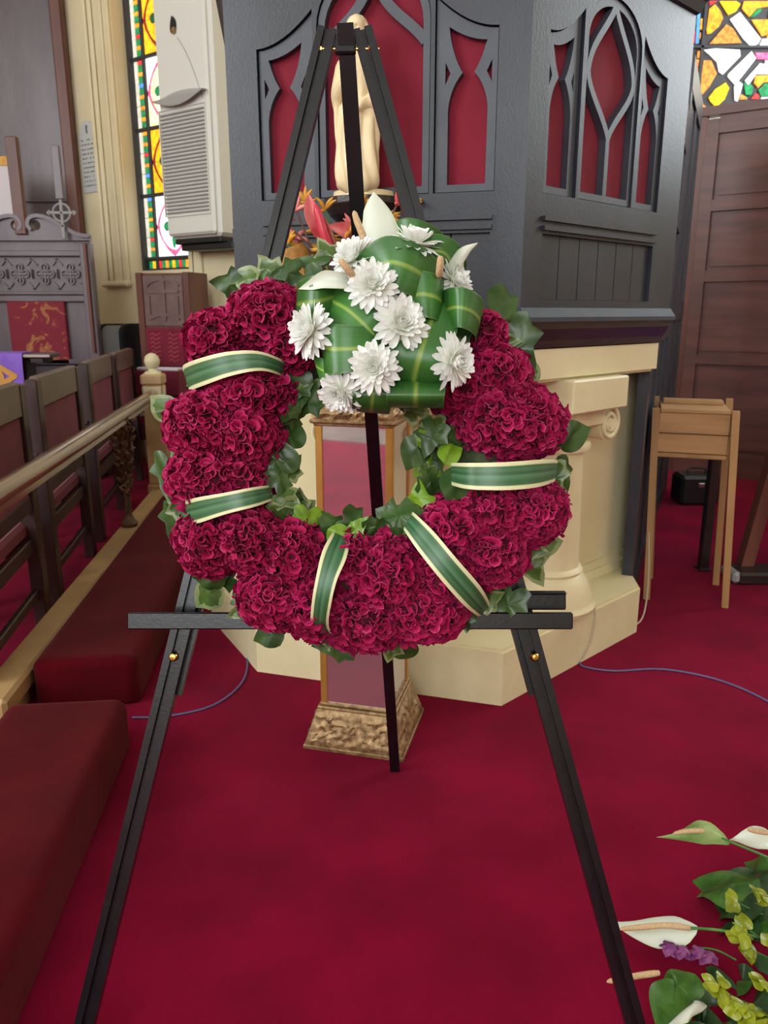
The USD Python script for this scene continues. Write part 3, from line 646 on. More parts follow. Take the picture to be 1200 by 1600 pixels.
def ruffle(size):
    """One folded crest: a curled ribbon standing on the head, thin, its lip flared and wavy. Returns vertices, faces, tip."""
    n = 9; turn = nr_.uniform(2.4, 5.2); r0 = size * nr_.uniform(.34, .5); h = size * nr_.uniform(.75, 1.1)
    th = np.linspace(-turn / 2, turn / 2, n); rr = r0 * (1 + .35 * np.sin(th * nr_.uniform(1, 2.2) + nr_.uniform(0, 6)))
    x, y = rr * np.cos(th), rr * np.sin(th)
    rows = []
    for k, (fl, hh) in enumerate(((.75, 0), (1.0, .6), (1.42, .92), (1.75, .98))):
        w = .10 * np.sin(th * 3.1 + k + nr_.uniform(0, 1)) * (k > 1)
        rows.append(np.stack([x * fl, y * fl, h * (hh + w)], -1))
    v = np.vstack(rows); f = []
    for i in range(3):
        for j in range(n - 1):
            a = i * n + j; f += [(a, a + 1, a + n + 1), (a, a + n + 1, a + n)]
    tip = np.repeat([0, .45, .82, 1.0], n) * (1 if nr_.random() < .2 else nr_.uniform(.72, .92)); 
    return v, A(f), tip
for hi, h in enumerate(HEADS):
    c = wp(h[0], h[1], 0.0); rx, ry, rn = h[2] * K, h[3] * K, h[4]
    ico = trimesh.creation.icosphere(3, 1.0)
    area = 2 * PI * ((rx * ry) ** 1.6 / 2 + (rx * rn) ** 1.6 / 4 + (ry * rn) ** 1.6 / 4) ** (1 / 1.6)
    n = int(area * 1.5 / (.0082 ** 2)); V, F, T, cnt = [], [], [], 0
    i = np.arange(n) + .5; phi = np.arccos(1 - 1.55 * i / n); th = PI * (1 + 5 ** .5) * i
    S = np.stack([np.sin(phi) * np.cos(th), np.sin(phi) * np.sin(th), np.cos(phi)], -1)
    for d in S:
        loc = d * [rx, ry, rn]; bump = 1 + .10 * (meshkit.noise(A([loc]) * 42 + hi * 9.1)[0] - .5) * 2
        P = c + (X3 * loc[0] + EU * loc[1] + EN * loc[2]) * (bump - .07)
        if any(in_head(P, g, .93) for gi, g in enumerate(HEADS) if gi != hi): continue
        nl = d / A([rx, ry, rn]); nl /= np.linalg.norm(nl); nl = nl + nr_.normal(0, .22, 3); nl /= np.linalg.norm(nl)
        N_ = X3 * nl[0] + EU * nl[1] + EN * nl[2]
        a = np.cross(N_, nr_.normal(0, 1, 3)); a /= np.linalg.norm(a); b = np.cross(N_, a)
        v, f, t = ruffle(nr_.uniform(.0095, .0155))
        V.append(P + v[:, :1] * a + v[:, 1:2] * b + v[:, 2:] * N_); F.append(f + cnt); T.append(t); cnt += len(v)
    g = A(ico.vertices) * [rx, ry, rn] * .93; g[:, 2] *= np.where(g[:, 2] < 0, .6, 1)
    core_ = trimesh.Trimesh(c + g[:, :1] * X3 + g[:, 1:2] * EU + g[:, 2:] * EN, ico.faces, process=False)
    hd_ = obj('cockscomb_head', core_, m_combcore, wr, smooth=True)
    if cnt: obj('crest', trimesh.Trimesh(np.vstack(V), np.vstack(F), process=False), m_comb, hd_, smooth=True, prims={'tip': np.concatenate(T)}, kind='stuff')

# straw ring under the flowers
ring = [wp(566 + 196 * math.cos(t), 728 + 190 * math.sin(t), -.012) for t in np.linspace(0, 2 * PI, 72)]
m_moss = M('dark_green_wrapping', lin(40, 54, 30), lin(66, 78, 44), scale=60, rough=.8)
obj('base_ring', tube(ring, .052, 14, caps=False), m_moss, wr, smooth=True)

# leaves
def leafmat(name, ca, cb, edge, e0=.72, e1=.86, rough=.38, trans=.25, coat=.25):
    n = {'t': ('attribute', {'attribute': 'rim'}), 'g': ('geometry', {}), 'nz': ('noise_texture', {'scale': 90.0, 'detail': 2.0}), 'ad': ('math', {'math_type': 'multiply_add', 'value2': .5}),
         'r': ('rgb_ramp', {'ramp': [(e0, (0, 0, 0)), (e1, (1, 1, 1))]}), 'nb': ('noise_texture', {'scale': 30.0, 'detail': 3.0}), 'rb': ('rgb_ramp', {'ramp': [(.35, ca), (.65, cb)]}),
         'mx': ('mix', {'color2': edge}), 'p': ('principled_bsdf', {'roughness': rough, 'coat_weight': coat, 'coat_roughness': .25}), 'tr': ('translucent_bsdf', {}), 'mc': ('mix_closure', {'fac': trans})}
    L = [('g.position', 'nz.vector'), ('g.position', 'nb.vector'), ('nz.fac', 'ad.value1'), ('t.fac', 'ad.value3'), ('ad.value', 'r.fac'), ('nb.fac', 'rb.fac'), ('r.color', 'mx.fac'), ('rb.color', 'mx.color1'), ('mx.color', 'p.base_color'), ('mx.color', 'tr.color'), ('p.BSDF', 'mc.closure1'), ('tr.BSDF', 'mc.closure2')]
    LOOK[name] = usdkit.material(stage, '/World/Looks/' + name, n, L, surface='mc.closure'); return LOOK[name]
m_ivy = leafmat('variegated_ivy_leaf', lin(64, 92, 38), lin(96, 124, 56), lin(214, 216, 166), .96, 1.1)
m_ivyd = leafmat('dark_ivy_leaf', lin(44, 76, 34), lin(72, 104, 48), lin(200, 206, 150), 1.0, 1.12)
m_ivyl = leafmat('bright_green_leaf', lin(96, 142, 26), lin(136, 176, 46), lin(210, 220, 150), 1.05, 1.2)
def ivy(c, size, ang, tilt, roll, lobes=True, curl=.18):
    """A lobed leaf lying about the wreath face; ang = direction of its tip."""
    out = [(0, -.02), (.22, -.22), (.5, -.12), (.46, .14), (.56, .36), (.30, .46), (.2, .72), (.0, 1.02)] if lobes else [(0, -.02), (.24, .02), (.42, .24), (.44, .48), (.30, .74), (.0, 1.05)]
    R_ = spline(A(out), 15); pts = np.vstack([R_, (R_[::-1] * [-1, 1])[1:-1]])
    rings, rim = [], []
    for s, w in ((.0, 0), (.5, .45), (.82, .8), (1.0, 1.0)):
        rings.append(pts * s + A([0, .34]) * (1 - s)); rim += [w] * len(pts)
    v2 = np.vstack(rings); n = len(pts)
    z = -curl * (v2[:, 0] ** 2 * 2 + (v2[:, 1] - .4) ** 2 * .9) + .06 * np.abs(v2[:, 0]) + .05 * np.sin(v2[:, 0] * 9 + v2[:, 1] * 7)
    v = np.stack([v2[:, 0], v2[:, 1], z], -1) * size; f = []
    for i in range(3):
        for j in range(n):
            k = (j + 1) % n; a, b, c2, d = i * n + j, i * n + k, (i + 1) * n + k, (i + 1) * n + j
            if i: f.append((a, b, c2))
            f.append((a, c2, d))
    Rm = trimesh.transformations.euler_matrix(tilt, roll, 0)[:3, :3]; v = v @ Rm.T
    ca, sa = math.cos(ang - PI / 2), math.sin(ang - PI / 2)
    v = v @ A([[ca, -sa, 0], [sa, ca, 0], [0, 0, 1]]).T
    return trimesh.Trimesh(c + v[:, :1] * X3 + v[:, 1:2] * EU + v[:, 2:] * EN, A(f), process=False), A(rim)
def put_leaf(u, v, n, size, ang, mat, tilt=0.0, roll=0.0, lobes=True, host=None, name='ivy_leaf'):
    m, rim = ivy(wp(u, v, n), size, math.radians(ang), tilt, roll, lobes); obj(name, m, mat, host or wr, smooth=True, prims={'rim': rim})
lr = random.Random(5)
for k in range(58):                                               # outer fringe, tucked behind the heads
    t = 2 * PI * k / 58 + lr.uniform(-.05, .05); deg = math.degrees(t)
    R_ = 286 + lr.uniform(-8, 10) + (0 if deg < 200 or deg > 340 else -4)
    u, v = 570 + R_ * math.cos(t), 728 + (R_ * .935) * math.sin(t)
    if v < 420: v += 14
    put_leaf(u, v, lr.uniform(-.03, .012), lr.uniform(.032, .050), -deg + lr.choice((-1, 1)) * lr.uniform(20, 85), lr.choice((m_ivy, m_ivy, m_ivyd)), lr.uniform(-.7, .3), lr.uniform(-.6, .6))
for k in range(54):                                               # inner fringe
    t = 2 * PI * k / 54 + lr.uniform(-.05, .05); deg = math.degrees(t)
    R_ = 122 + lr.uniform(-8, 16)
    u, v = 558 + R_ * math.cos(t) * .98, 712 + R_ * 1.0 * math.sin(t)
    put_leaf(u, v, lr.uniform(-.02, .05), lr.uniform(.030, .05), -deg + 180 + lr.choice((-1, 1)) * lr.uniform(30, 100), lr.choice((m_ivy, m_ivyd, m_ivyd, m_ivyl if math.sin(t) > .3 or math.cos(t) > .5 else m_ivyd)), lr.uniform(-.6, .4), lr.uniform(-.6, .6))
for a in ((690, 762, .055, .075, 10, m_ivyd), (688, 716, .05, .040, 30, m_ivyl), (672, 700, .04, .032, 120, m_ivyl), (660, 682, .03, .056, 245, m_ivyd), (697, 668, .045, .05, 290, m_ivyd), (645, 812, .05, .06, 160, m_ivyd), (630, 826, .055, .045, 250, m_ivyd),
          (482, 800, .05, .045, 260, m_ivyl), (520, 822, .05, .042, 300, m_ivyl), (440, 790, .05, .05, 290, m_ivy), (450, 740, .04, .05, 100, m_ivyd), (430, 760, .05, .045, 60, m_ivyd), (540, 812, .045, .05, 330, m_ivyd), (452, 700, .03, .05, 80, m_ivyd), (468, 596, .03, .045, 250, m_ivyd), (455, 625, .03, .045, 200, m_ivy), (470, 575, .04, .06, 200, m_ivyd),
          (500, 414, .03, .048, 150, m_ivyd), (466, 424, .03, .045, 190, m_ivyd), (446, 428, .03, .05, 230, m_ivyd), (425, 432, .02, .05, 130, m_ivy), (400, 442, .01, .05, 150, m_ivy), (376, 447, -.01, .052, 172, m_ivyd), (516, 402, .02, .04, 120, m_ivy),
          (790, 520, -.01, .09, 300, m_ivyd), (765, 480, .0, .085, 320, m_ivyd), (815, 560, -.02, .06, 280, m_ivy), (872, 690, -.02, .06, 20, m_ivyd), (868, 730, -.02, .06, 300, m_ivyd), (262, 720, -.02, .065, 260, m_ivyd), (272, 650, -.02, .05, 140, m_ivy), (275, 800, -.02, .06, 250, m_ivyd), (340, 915, -.01, .06, 220, m_ivy), (350, 905, .0, .05, 180, m_ivyd), (440, 985, .0, .05, 200, m_ivyd), (540, 1005, .0, .06, 190, m_ivyd), (650, 1008, .0, .06, 200, m_ivyd), (820, 870, -.01, .06, 300, m_ivy), (835, 850, -.01, .05, 10, m_ivy), (800, 925, -.01, .06, 250, m_ivyd)):
    put_leaf(a[0], a[1], a[2], a[3], a[4], a[5], lr.uniform(-.5, .2), lr.uniform(-.4, .4), lobes=lr.random() < .6)

# striped leaf bands tied over the flowers
m_band = vmat('striped_band_leaf', {'t': ('attribute', {'attribute': 'across'}), 'g': ('geometry', {}), 'r': ('rgb_ramp', {'ramp': [(0, lin(222, 220, 176)), (.13, lin(216, 216, 168)), (.17, lin(58, 98, 62)), (.3, lin(66, 112, 72)), (.42, lin(40, 82, 50)), (.52, lin(80, 126, 88)), (.7, lin(52, 96, 58)), (.83, lin(56, 100, 62)), (.87, lin(214, 216, 166)), (1, lin(222, 220, 178))]})},
    [('t.fac', 'r.fac'), ('r.color', 'p.base_color')], roughness=.4, coat_weight=.12, coat_roughness=.3)
def ribbon(path, half, mat, name, host, n=26, m=7, key='across', cup=0.0, prof=None, label=None, tone=None):
    """path: points; half: half-width vectors at the points; prof: width factor along."""
    P = spline(path, n); H = spline(half, n)
    if prof is not None: H = H * np.interp(np.linspace(0, 1, n), *zip(*prof))[:, None]
    T = np.gradient(P, axis=0); Nn = np.cross(T, H); Nn /= np.linalg.norm(Nn, axis=1, keepdims=True) + 1e-12
    w = np.linspace(-1, 1, m)
    grid = P[:, None] + H[:, None] * w[None, :, None] + Nn[:, None] * (cup * (np.abs(w) ** 1.5)[None, :, None])
    s = sheet(grid, .0006)
    ac = np.tile((w + 1) / 2, n); al = np.repeat(np.linspace(0, 1, n), m)
    return obj(name, s, mat, host, smooth=True, prims={key: np.concatenate([ac, ac]), 'along': np.concatenate([al, al]), **({'tone': np.full(2 * n * m, tone)} if tone else {})}, label=label)
def W2(du, dv): return X3 * du * K - EU * dv * K
for pts, hw in (([(291, 596, -.02), (293, 590, .03), (318, 580, .082), (360, 568, .108), (405, 564, .104), (438, 574, .07), (448, 584, .03)], [(6, 20), (5, 20), (5, 19), (3, 17), (1, 14), (-3, 11), (-5, 9)]),
                ([(282, 806, -.02), (285, 804, .03), (310, 797, .078), (350, 787, .102), (395, 777, .098), (420, 771, .06), (426, 770, .02)], [(4, 19), (4, 19), (4, 18), (3, 15), (2, 14), (2, 12), (2, 12)]),
                ([(534, 834, .03), (532, 842, .07), (522, 868, .098), (510, 905, .108), (502, 945, .104), (500, 978, .078), (512, 1000, .03)], [(14, 6), (14, 6), (17, 6), (15, 2), (14, 0), (13, -1), (12, -4)]),
                ([(636, 812, .03), (642, 818, .07), (665, 845, .10), (700, 888, .108), (735, 928, .09), (752, 948, .05), (758, 955, .01)], [(7, -13), (8, -13), (12, -13), (13, -13), (13, -13), (10, -11), (8, -8)]),
                ([(704, 740, .03), (708, 741, .06), (735, 744, .10), (790, 744, .11), (840, 740, .095), (866, 736, .05), (870, 735, .0)], [(0, 15), (0, 17), (0, 19), (0, 20), (-2, 20), (-2, 17), (-2, 14)])):
    ribbon([wp(*p) for p in pts], [W2(*h) for h in hw], m_band, 'leaf_band', wr, n=30, m=15)
# bouquet of the wreath: folded leaves, chrysanthemums, anthuriums
m_fold = vmat('folded_green_leaf', {'t': ('attribute', {'attribute': 'across'}), 'g': ('geometry', {}), 'w': ('noise_texture', {'scale': 1.0, 'detail': 2.0}), 'wr': ('rgb_ramp', {'ramp': [(.3, (.62, .68, .6)), (.7, (1, 1, 1))]}), 'ax': ('math', {'math_type': 'multiply', 'value2': 55.0}), 'tn': ('attribute', {'attribute': 'tone'}), 'hs': ('hsv', {}), 'cx': ('combine_xyz', {}), 'al': ('attribute', {'attribute': 'along'}), 'am': ('math', {'math_type': 'multiply', 'value2': 2.0}),
    'r': ('rgb_ramp', {'ramp': [(0, lin(112, 152, 84)), (.03, lin(62, 122, 52)), (.44, lin(76, 138, 60)), (.485, lin(156, 186, 84)), (.515, lin(166, 194, 92)), (.56, lin(76, 138, 60)), (.97, lin(62, 120, 52)), (1, lin(112, 152, 84))]}),
    'mx': ('mix', {'mix_type': 'multiply', 'fac': .8}), 'tr': ('translucent_bsdf', {}), 'mc': ('mix_closure', {'fac': .25})},
    [('t.fac', 'r.fac'), ('t.fac', 'ax.value1'), ('ax.value', 'cx.x'), ('al.fac', 'am.value1'), ('am.value', 'cx.y'), ('cx.vector', 'w.vector'), ('r.color', 'mx.color1'), ('w.fac', 'wr.fac'), ('wr.color', 'mx.color2'), ('mx.color', 'hs.color'), ('tn.fac', 'hs.value'), ('hs.color', 'p.base_color'), ('hs.color', 'tr.color'), ('p.BSDF', 'mc.closure1'), ('tr.BSDF', 'mc.closure2')], roughness=.34, coat_weight=.25, coat_roughness=.25)
m_fold.CreateSurfaceOutput('cycles').ConnectToSource(UsdShade.Shader(stage.GetPrimAtPath('/World/Looks/folded_green_leaf/mc')).CreateOutput('closure', Sdf.ValueTypeNames.Token))
tg = random.Random(21)
def fold(pts, hw, prof=None, cup=0.0, tone=None):
    ribbon([wp(*p) for p in pts], [W2(*h) for h in hw], m_fold, 'folded_leaf', wr, n=28, m=15, prof=prof, cup=cup, tone=tone or tg.uniform(.78, 1.2))
tipp = [(0, 1), (.55, 1), (.8, .66), (.93, .3), (1, .03)]
fold([(560, 455, .03), (530, 462, .085), (500, 470, .118), (474, 474, .105), (463, 476, .07), (476, 480, .03)], [(4, 30), (4, 36), (0, 38), (-2, 36), (-2, 32), (0, 28)])
fold([(515, 468, .095), (540, 482, .128), (562, 500, .142), (580, 518, .14), (590, 532, .13)], [(-14, 28), (-16, 26), (-18, 24), (-16, 18), (-12, 12)], tipp)
fold([(612, 538, .09), (590, 542, .132), (550, 545, .145), (518, 545, .138), (503, 540, .11), (508, 545, .07), (530, 556, .05)], [(0, 28), (0, 30), (0, 32), (2, 36), (3, 38), (2, 34), (0, 30)])
fold([(562, 596, .08), (535, 590, .105), (508, 580, .112), (494, 572, .09), (500, 576, .06)], [(4, 16), (3, 17), (5, 19), (6, 20), (4, 16)], tone=1.5)
fold([(566, 470, .07), (580, 430, .12), (606, 410, .146), (640, 418, .148), (668, 436, .125), (684, 452, .08)], [(-12, -26), (-20, -26), (-4, -36), (10, -34), (12, -28), (10, -22)])
fold([(612, 372, .05), (632, 362, .075), (655, 366, .08), (676, 378, .06), (690, 396, .03)], [(6, 18), (0, 20), (-4, 20), (-10, 18), (-12, 14)])
fold([(640, 430, .08), (655, 404, .105), (678, 392, .118), (698, 398, .105), (706, 420, .07), (698, 440, .04)], [(20, 10), (16, 18), (2, 24), (-12, 20), (-22, 8), (-20, 2)])
fold([(600, 500, .08), (626, 474, .115), (652, 460, .135), (676, 462, .135), (690, 470, .115), (692, 478, .08)], [(20, 22), (14, 30), (4, 32), (0, 32), (-2, 30), (-4, 26)])
fold([(690, 512, .06), (694, 488, .10), (712, 480, .135), (733, 484, .135), (748, 496, .10), (750, 510, .06)], [(8, 20), (4, 28), (0, 28), (-4, 27), (-6, 26), (-6, 24)])
fold([(690, 455, .085), (678, 490, .118), (664, 530, .142), (652, 568, .142), (646, 596, .12), (646, 604, .09)], [(30, 8), (36, 8), (40, 8), (40, 6), (38, 4), (36, 2)])
fold([(650, 590, .105), (650, 606, .138), (649, 622, .142), (649, 634, .12), (649, 636, .09), (649, 624, .07)], [(41, 2), (41, 1), (40, 0), (40, 0), (40, 0), (38, 0)])
fold([(588, 570, .10), (585, 596, .125), (582, 622, .128), (580, 640, .105), (580, 644, .075), (582, 630, .05)], [(26, -2), (28, -2), (28, 0), (27, 2), (26, 2), (24, 0)])
fold([(560, 560, .07), (600, 520, .09), (640, 500, .09), (680, 500, .08)], [(20, 30), (24, 34), (20, 34), (10, 30)])
fold([(520, 500, .06), (560, 470, .07), (600, 440, .07), (640, 420, .06)], [(20, 30), (24, 34), (24, 34), (20, 30)])
fold([(690, 560, .05), (700, 530, .07), (715, 500, .07)], [(26, 10), (28, 12), (26, 10)])

m_petal = vmat('white_petal', {'t': ('attribute', {'attribute': 'along'}), 'r': ('rgb_ramp', {'ramp': [(0, lin(240, 240, 200)), (.3, lin(247, 248, 236)), (1, lin(252, 253, 254))]}), 'tr': ('translucent_bsdf', {'color': (.9, .92, .9)}), 'mc': ('mix_closure', {'fac': .3})},
    [('t.fac', 'r.fac'), ('r.color', 'p.base_color'), ('p.BSDF', 'mc.closure1'), ('tr.BSDF', 'mc.closure2')], roughness=.55)
m_petal.CreateSurfaceOutput('cycles').ConnectToSource(UsdShade.Shader(stage.GetPrimAtPath('/World/Looks/white_petal/mc')).CreateOutput('closure', Sdf.ValueTypeNames.Token))
fr = np.random.default_rng(3)
def petal(Lp, w, bend, lift):
    """A long spoon shaped petal along +x, its faces up +z."""
    n, m = 8, 5; t = np.linspace(0, 1, n); a = lift + bend * t
    x = np.concatenate([[0], np.cumsum(np.cos((a[1:] + a[:-1]) / 2))]) * Lp / (n - 1); z = np.concatenate([[0], np.cumsum(np.sin((a[1:] + a[:-1]) / 2))]) * Lp / (n - 1)
    wid = w * np.interp(t, [0, .25, .7, .88, 1], [.45, .75, 1, .86, .26]); c = np.linspace(-1, 1, m)
    g = np.stack([np.repeat(x[:, None], m, 1), wid[:, None] * c, z[:, None] + (.35 * wid[:, None]) * (c ** 2)], -1)
    s = sheet(g); return A(s.vertices), A(s.faces), np.repeat(t, m)
def mum(u, v, n, R, facing, spin=0.0):
    """White chrysanthemum whose face looks along facing = (right, up, front)."""
    N_ = A(facing, float); N_ /= np.linalg.norm(N_); Nw = X3 * N_[0] + EU * N_[1] + EN * N_[2]
    a = np.cross(EU, Nw); a /= np.linalg.norm(a); b = np.cross(Nw, a); C = wp(u, v, n); R = R * K * .90
    fl = obj('chrysanthemum', trimesh.creation.icosphere(2, R * .27).apply_translation(C + Nw * R * .10), m_petal, wr, smooth=True, prims={'along': np.full(162, .25)})
    def place(vv): return C + vv[:, :1] * a + vv[:, 1:2] * b + vv[:, 2:] * Nw
    V, F, T, cnt = [], [], [], 0
    for ringi, (cntp, Lf, wf, lift, z0, rr) in enumerate(((19, 1.0, .130, .04, -.06, .10), (18, .92, .125, .30, -.02, .12), (17, .76, .11, .58, .04, .14), (16, .58, .09, .85, .10, .16), (15, .40, .08, 1.05, .16, .16), (13, .30, .07, 1.2, .24, .12), (9, .22, .06, 1.4, .30, .06))):
        for k in range(cntp):
            th = 2 * PI * (k + .5 * (ringi % 2)) / cntp + spin + fr.normal(0, .05)
            vv, ff, tt = petal(R * Lf * fr.uniform(.86, 1.06), R * wf * fr.uniform(.9, 1.15), fr.uniform(-.45, .1) if ringi < 2 else fr.uniform(.1, .5), lift + fr.normal(0, .07))
            vv = vv + [R * rr, 0, R * z0]; ca, sa = math.cos(th), math.sin(th)
            vv = place(vv @ A([[ca, -sa, 0], [sa, ca, 0], [0, 0, 1]]).T)
            if ringi < 2: obj('petal', trimesh.Trimesh(vv, ff, process=False), m_petal, fl, smooth=True, prims={'along': tt})
            else: V.append(vv); F.append(ff + cnt); T.append(tt * .7 + .12); cnt += len(vv)
    obj('inner_florets', trimesh.Trimesh(np.vstack(V), np.vstack(F), process=False), m_petal, fl, smooth=True, prims={'along': np.concatenate(T)}, kind='stuff')
mum(582, 446, .150, 40, (-.05, .15, 1)); mum(553, 404, .105, 42, (-.55, .45, .7), .3); mum(648, 381, .125, 42, (.15, .9, .5), .2); mum(709, 438, .085, 36, (.7, .3, .5), .1)
mum(486, 516, .118, 44, (-.75, .05, .75), .15); mum(626, 506, .148, 44, (.25, .1, 1), .4); mum(585, 574, .155, 39, (-.1, -.15, 1), .22); mum(708, 566, .142, 42, (.8, -.1, .7), .12); mum(533, 612, .118, 37, (-.35, -.6, .75), .35)

m_spathe = vmat('white_spathe', {'t': ('attribute', {'attribute': 'rim'}), 'r': ('rgb_ramp', {'ramp': [(0, lin(226, 232, 214)), (.7, lin(236, 240, 228)), (1, lin(214, 224, 190))]}), 'tr': ('translucent_bsdf', {'color': (.7, .76, .64)}), 'mc': ('mix_closure', {'fac': .2})},
    [('t.fac', 'r.fac'), ('r.color', 'p.base_color'), ('p.BSDF', 'mc.closure1'), ('tr.BSDF', 'mc.closure2')], roughness=.35, coat_weight=.15)
m_spathe.CreateSurfaceOutput('cycles').ConnectToSource(UsdShade.Shader(stage.GetPrimAtPath('/World/Looks/white_spathe/mc')).CreateOutput('closure', Sdf.ValueTypeNames.Token))
m_spadix = M('tan_spadix', lin(196, 160, 116), lin(216, 184, 142), scale=300, rough=.6, bump=.5, bscale=900)
m_stem = M('green_stem', lin(60, 110, 46), lin(84, 134, 60), scale=40, rough=.5)
def spathe_grid(P, H, cup):
    n, m = 18, 9; P = spline(P, n); H = spline(H, n) * np.interp(np.linspace(0, 1, n), [0, .06, .2, .45, .7, .88, 1], [.15, .62, .95, 1, .74, .36, .02])[:, None]
    T = np.gradient(P, axis=0); Nn = np.cross(T, H); Nn /= np.linalg.norm(Nn, axis=1, keepdims=True) + 1e-12
    w = np.linspace(-1, 1, m); hl = np.linalg.norm(H, axis=1)
    g = P[:, None] + H[:, None] * w[None, :, None] + Nn[:, None] * (cup * hl[:, None] * (w ** 2)[None])[..., None]
    s = sheet(g, .0007); rim = np.tile(np.abs(w), n); return s, np.concatenate([rim, rim])
def spadix(pts, r): 
    P = spline(pts, 14); rr = r * np.interp(np.linspace(0, 1, 14), [0, .1, .6, .92, 1], [.75, 1, .95, .75, .3]); return tube(P, rr, 12)
def anthurium(host, pts, hw, sp, cup, pt=lambda p: wp(*p), hv=lambda h: W2(*h), r=.0054):
    s, rim = spathe_grid([pt(p) for p in pts], [hv(h) for h in hw], cup)
    an = obj('anthurium', s, m_spathe, host, smooth=True, prims={'rim': rim})
    if sp: obj('spadix', spadix([pt(p) for p in sp], r), m_spadix, an, smooth=True)
    return an
anthurium(wr, [(586, 416, .085), (590, 392, .085), (594, 352, .075), (588, 320, .06), (584, 300, .05)], [(27, 2), (28, 1), (29, 0), (27, 0), (24, 0)], [(574, 392, .10), (566, 366, .108), (558, 346, .11), (553, 330, .106)], .25)
anthurium(wr, [(556, 441, .11), (535, 440, .125), (508, 438, .125), (486, 446, .115), (466, 452, .10)], [(0, 10), (1, 12), (2, 13), (2, 11), (2, 9)], [(556, 436, .14), (546, 424, .155), (538, 414, .16), (531, 405, .16)], .35)
anthurium(wr, [(686, 442, .06), (700, 420, .085), (716, 402, .10), (732, 388, .105), (746, 380, .10)], [(-4, -9), (-4, -12), (-3, -12), (-3, -8), (-3, -6)], [(686, 432, .13), (687, 420, .14), (688, 408, .145), (688, 400, .145)], -.5)
# ------------------------------------------------------------------ mirror pedestal
MU = A([.969, -.247, 0.]); MV = A([.247, .969, 0.]); MC = A([-.055, 2.132, 0.])
mp = thing('mirror_pedestal', 'square mirrored pedestal with gold strips and ornate gold base behind the easel', 'pedestal', MC)
def mb(x0, x1, y0, y1, z0, z1, bev=.002):
    return rbox(MC + MU * (x0 + x1) / 2 + MV * (y0 + y1) / 2 + Z3 * (z0 + z1) / 2, (x1 - x0, y1 - y0, z1 - z0), bev, R=np.stack([MU, MV, Z3], 1))
obj('core', mb(-.100, .100, -.100, .100, .12, .97), m_darkbase, mp)
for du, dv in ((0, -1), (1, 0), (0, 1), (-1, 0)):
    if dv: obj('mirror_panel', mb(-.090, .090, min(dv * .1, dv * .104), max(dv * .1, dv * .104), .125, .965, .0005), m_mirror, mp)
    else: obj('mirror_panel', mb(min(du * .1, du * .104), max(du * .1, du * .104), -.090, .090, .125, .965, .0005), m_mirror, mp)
for sx in (-1, 1):
    for sy in (-1, 1):
        obj('gold_strip', mb(min(sx * .088, sx * .108), max(sx * .088, sx * .108), min(sy * .088, sy * .108), max(sy * .088, sy * .108), .12, .965), m_goldflat, mp)
def flare(h0, z0, h1, z1, nm, amp):
    for k in range(4):
        a = k * PI / 2; ax = MU * math.cos(a) + MV * math.sin(a); ay = -MU * math.sin(a) + MV * math.cos(a)
        n, m = 34, 18; g = np.zeros((m, n, 3)); 
        for i in range(m):
            t = i / (m - 1); hh = h0 + (h1 - h0) * t; zz = z0 + (z1 - z0) * t
            for j in range(n):
                s = -1 + 2 * j / (n - 1); edge = min(1, 6 * min(t, 1 - t), 8 * (1 - abs(s)))
                P = A([s * hh * 60 + k * 13, zz * 60, 3.3])
                r = abs(meshkit.noise(A([P * .9]))[0] - .5) * 2 + .5 * abs(meshkit.noise(A([P * 2.1 + 7]))[0] - .5) * 2
                g[i, j] = MC + ax * (hh + edge * amp * (1.05 - r)) + ay * (s * hh) + Z3 * zz
        obj(nm, sheet(g), m_gold, mp, smooth=30)
flare(.148, .012, .117, .118, 'carved_base', .010); flare(.116, .972, .094, 1.055, 'carved_capital', .012)
obj('base_plate', mb(-.152, .152, -.152, .152, 0, .013), m_gold, mp)
obj('base_bead', [mb(-.118, .118, -.118, .118, .114, .126, .004), mb(-.112, .112, -.112, .112, .126, .136, .003)], m_gold, mp)
obj('capital_bead', [mb(-.120, .120, -.120, .120, .962, .974, .004), mb(-.112, .112, -.112, .112, .955, .964, .003)], m_gold, mp)
obj('top_plate', [mb(-.096, .096, -.096, .096, .97, 1.062, .004), mb(-.125, .125, -.125, .125, 1.056, 1.078, .005)], m_gold, mp)

# arrangement standing on it, seen above the wreath
m_pot = M('ochre_basket', lin(150, 104, 44), lin(190, 140, 66), scale=40, rough=.7, bump=.4, bscale=160)
m_pink = M('pink_red_spathe', lin(214, 84, 96), lin(234, 150, 146), scale=22, rough=.35)
m_redf = M('red_bract', lin(190, 36, 58), lin(206, 60, 76), scale=30, rough=.35)
m_yel = M('yellow_orange_bloom', lin(206, 140, 40), lin(222, 172, 70), scale=50, rough=.5)
m_dry = M('brown_dry_stem', lin(98, 68, 60), lin(120, 86, 70), scale=40, rough=.7)
ar = thing('flower_arrangement', 'small arrangement of red anthurium and yellow orange blooms behind the wreath', 'flowers', MC + Z3 * 1.078)
AR = MC + Z3 * 1.078
def ap(x, y, z): return AR + A([x, y, z])
obj('pot', lathe([(.0, 0), (.07, 0), (.085, .05), (.09, .13), (.082, .132), (.08, .12), (0, .12)], AR, 24), m_pot, ar, smooth=40)
obj('woven_holder', tube(spline([ap(-.075, .02, .11), ap(-.13, .0, .20), ap(-.165, -.02, .27), ap(-.19, -.03, .335)], 12), [.03, .032, .036, .04, .042, .043, .044, .045, .045, .044, .042, .036], 14), m_pot, ar, smooth=40)
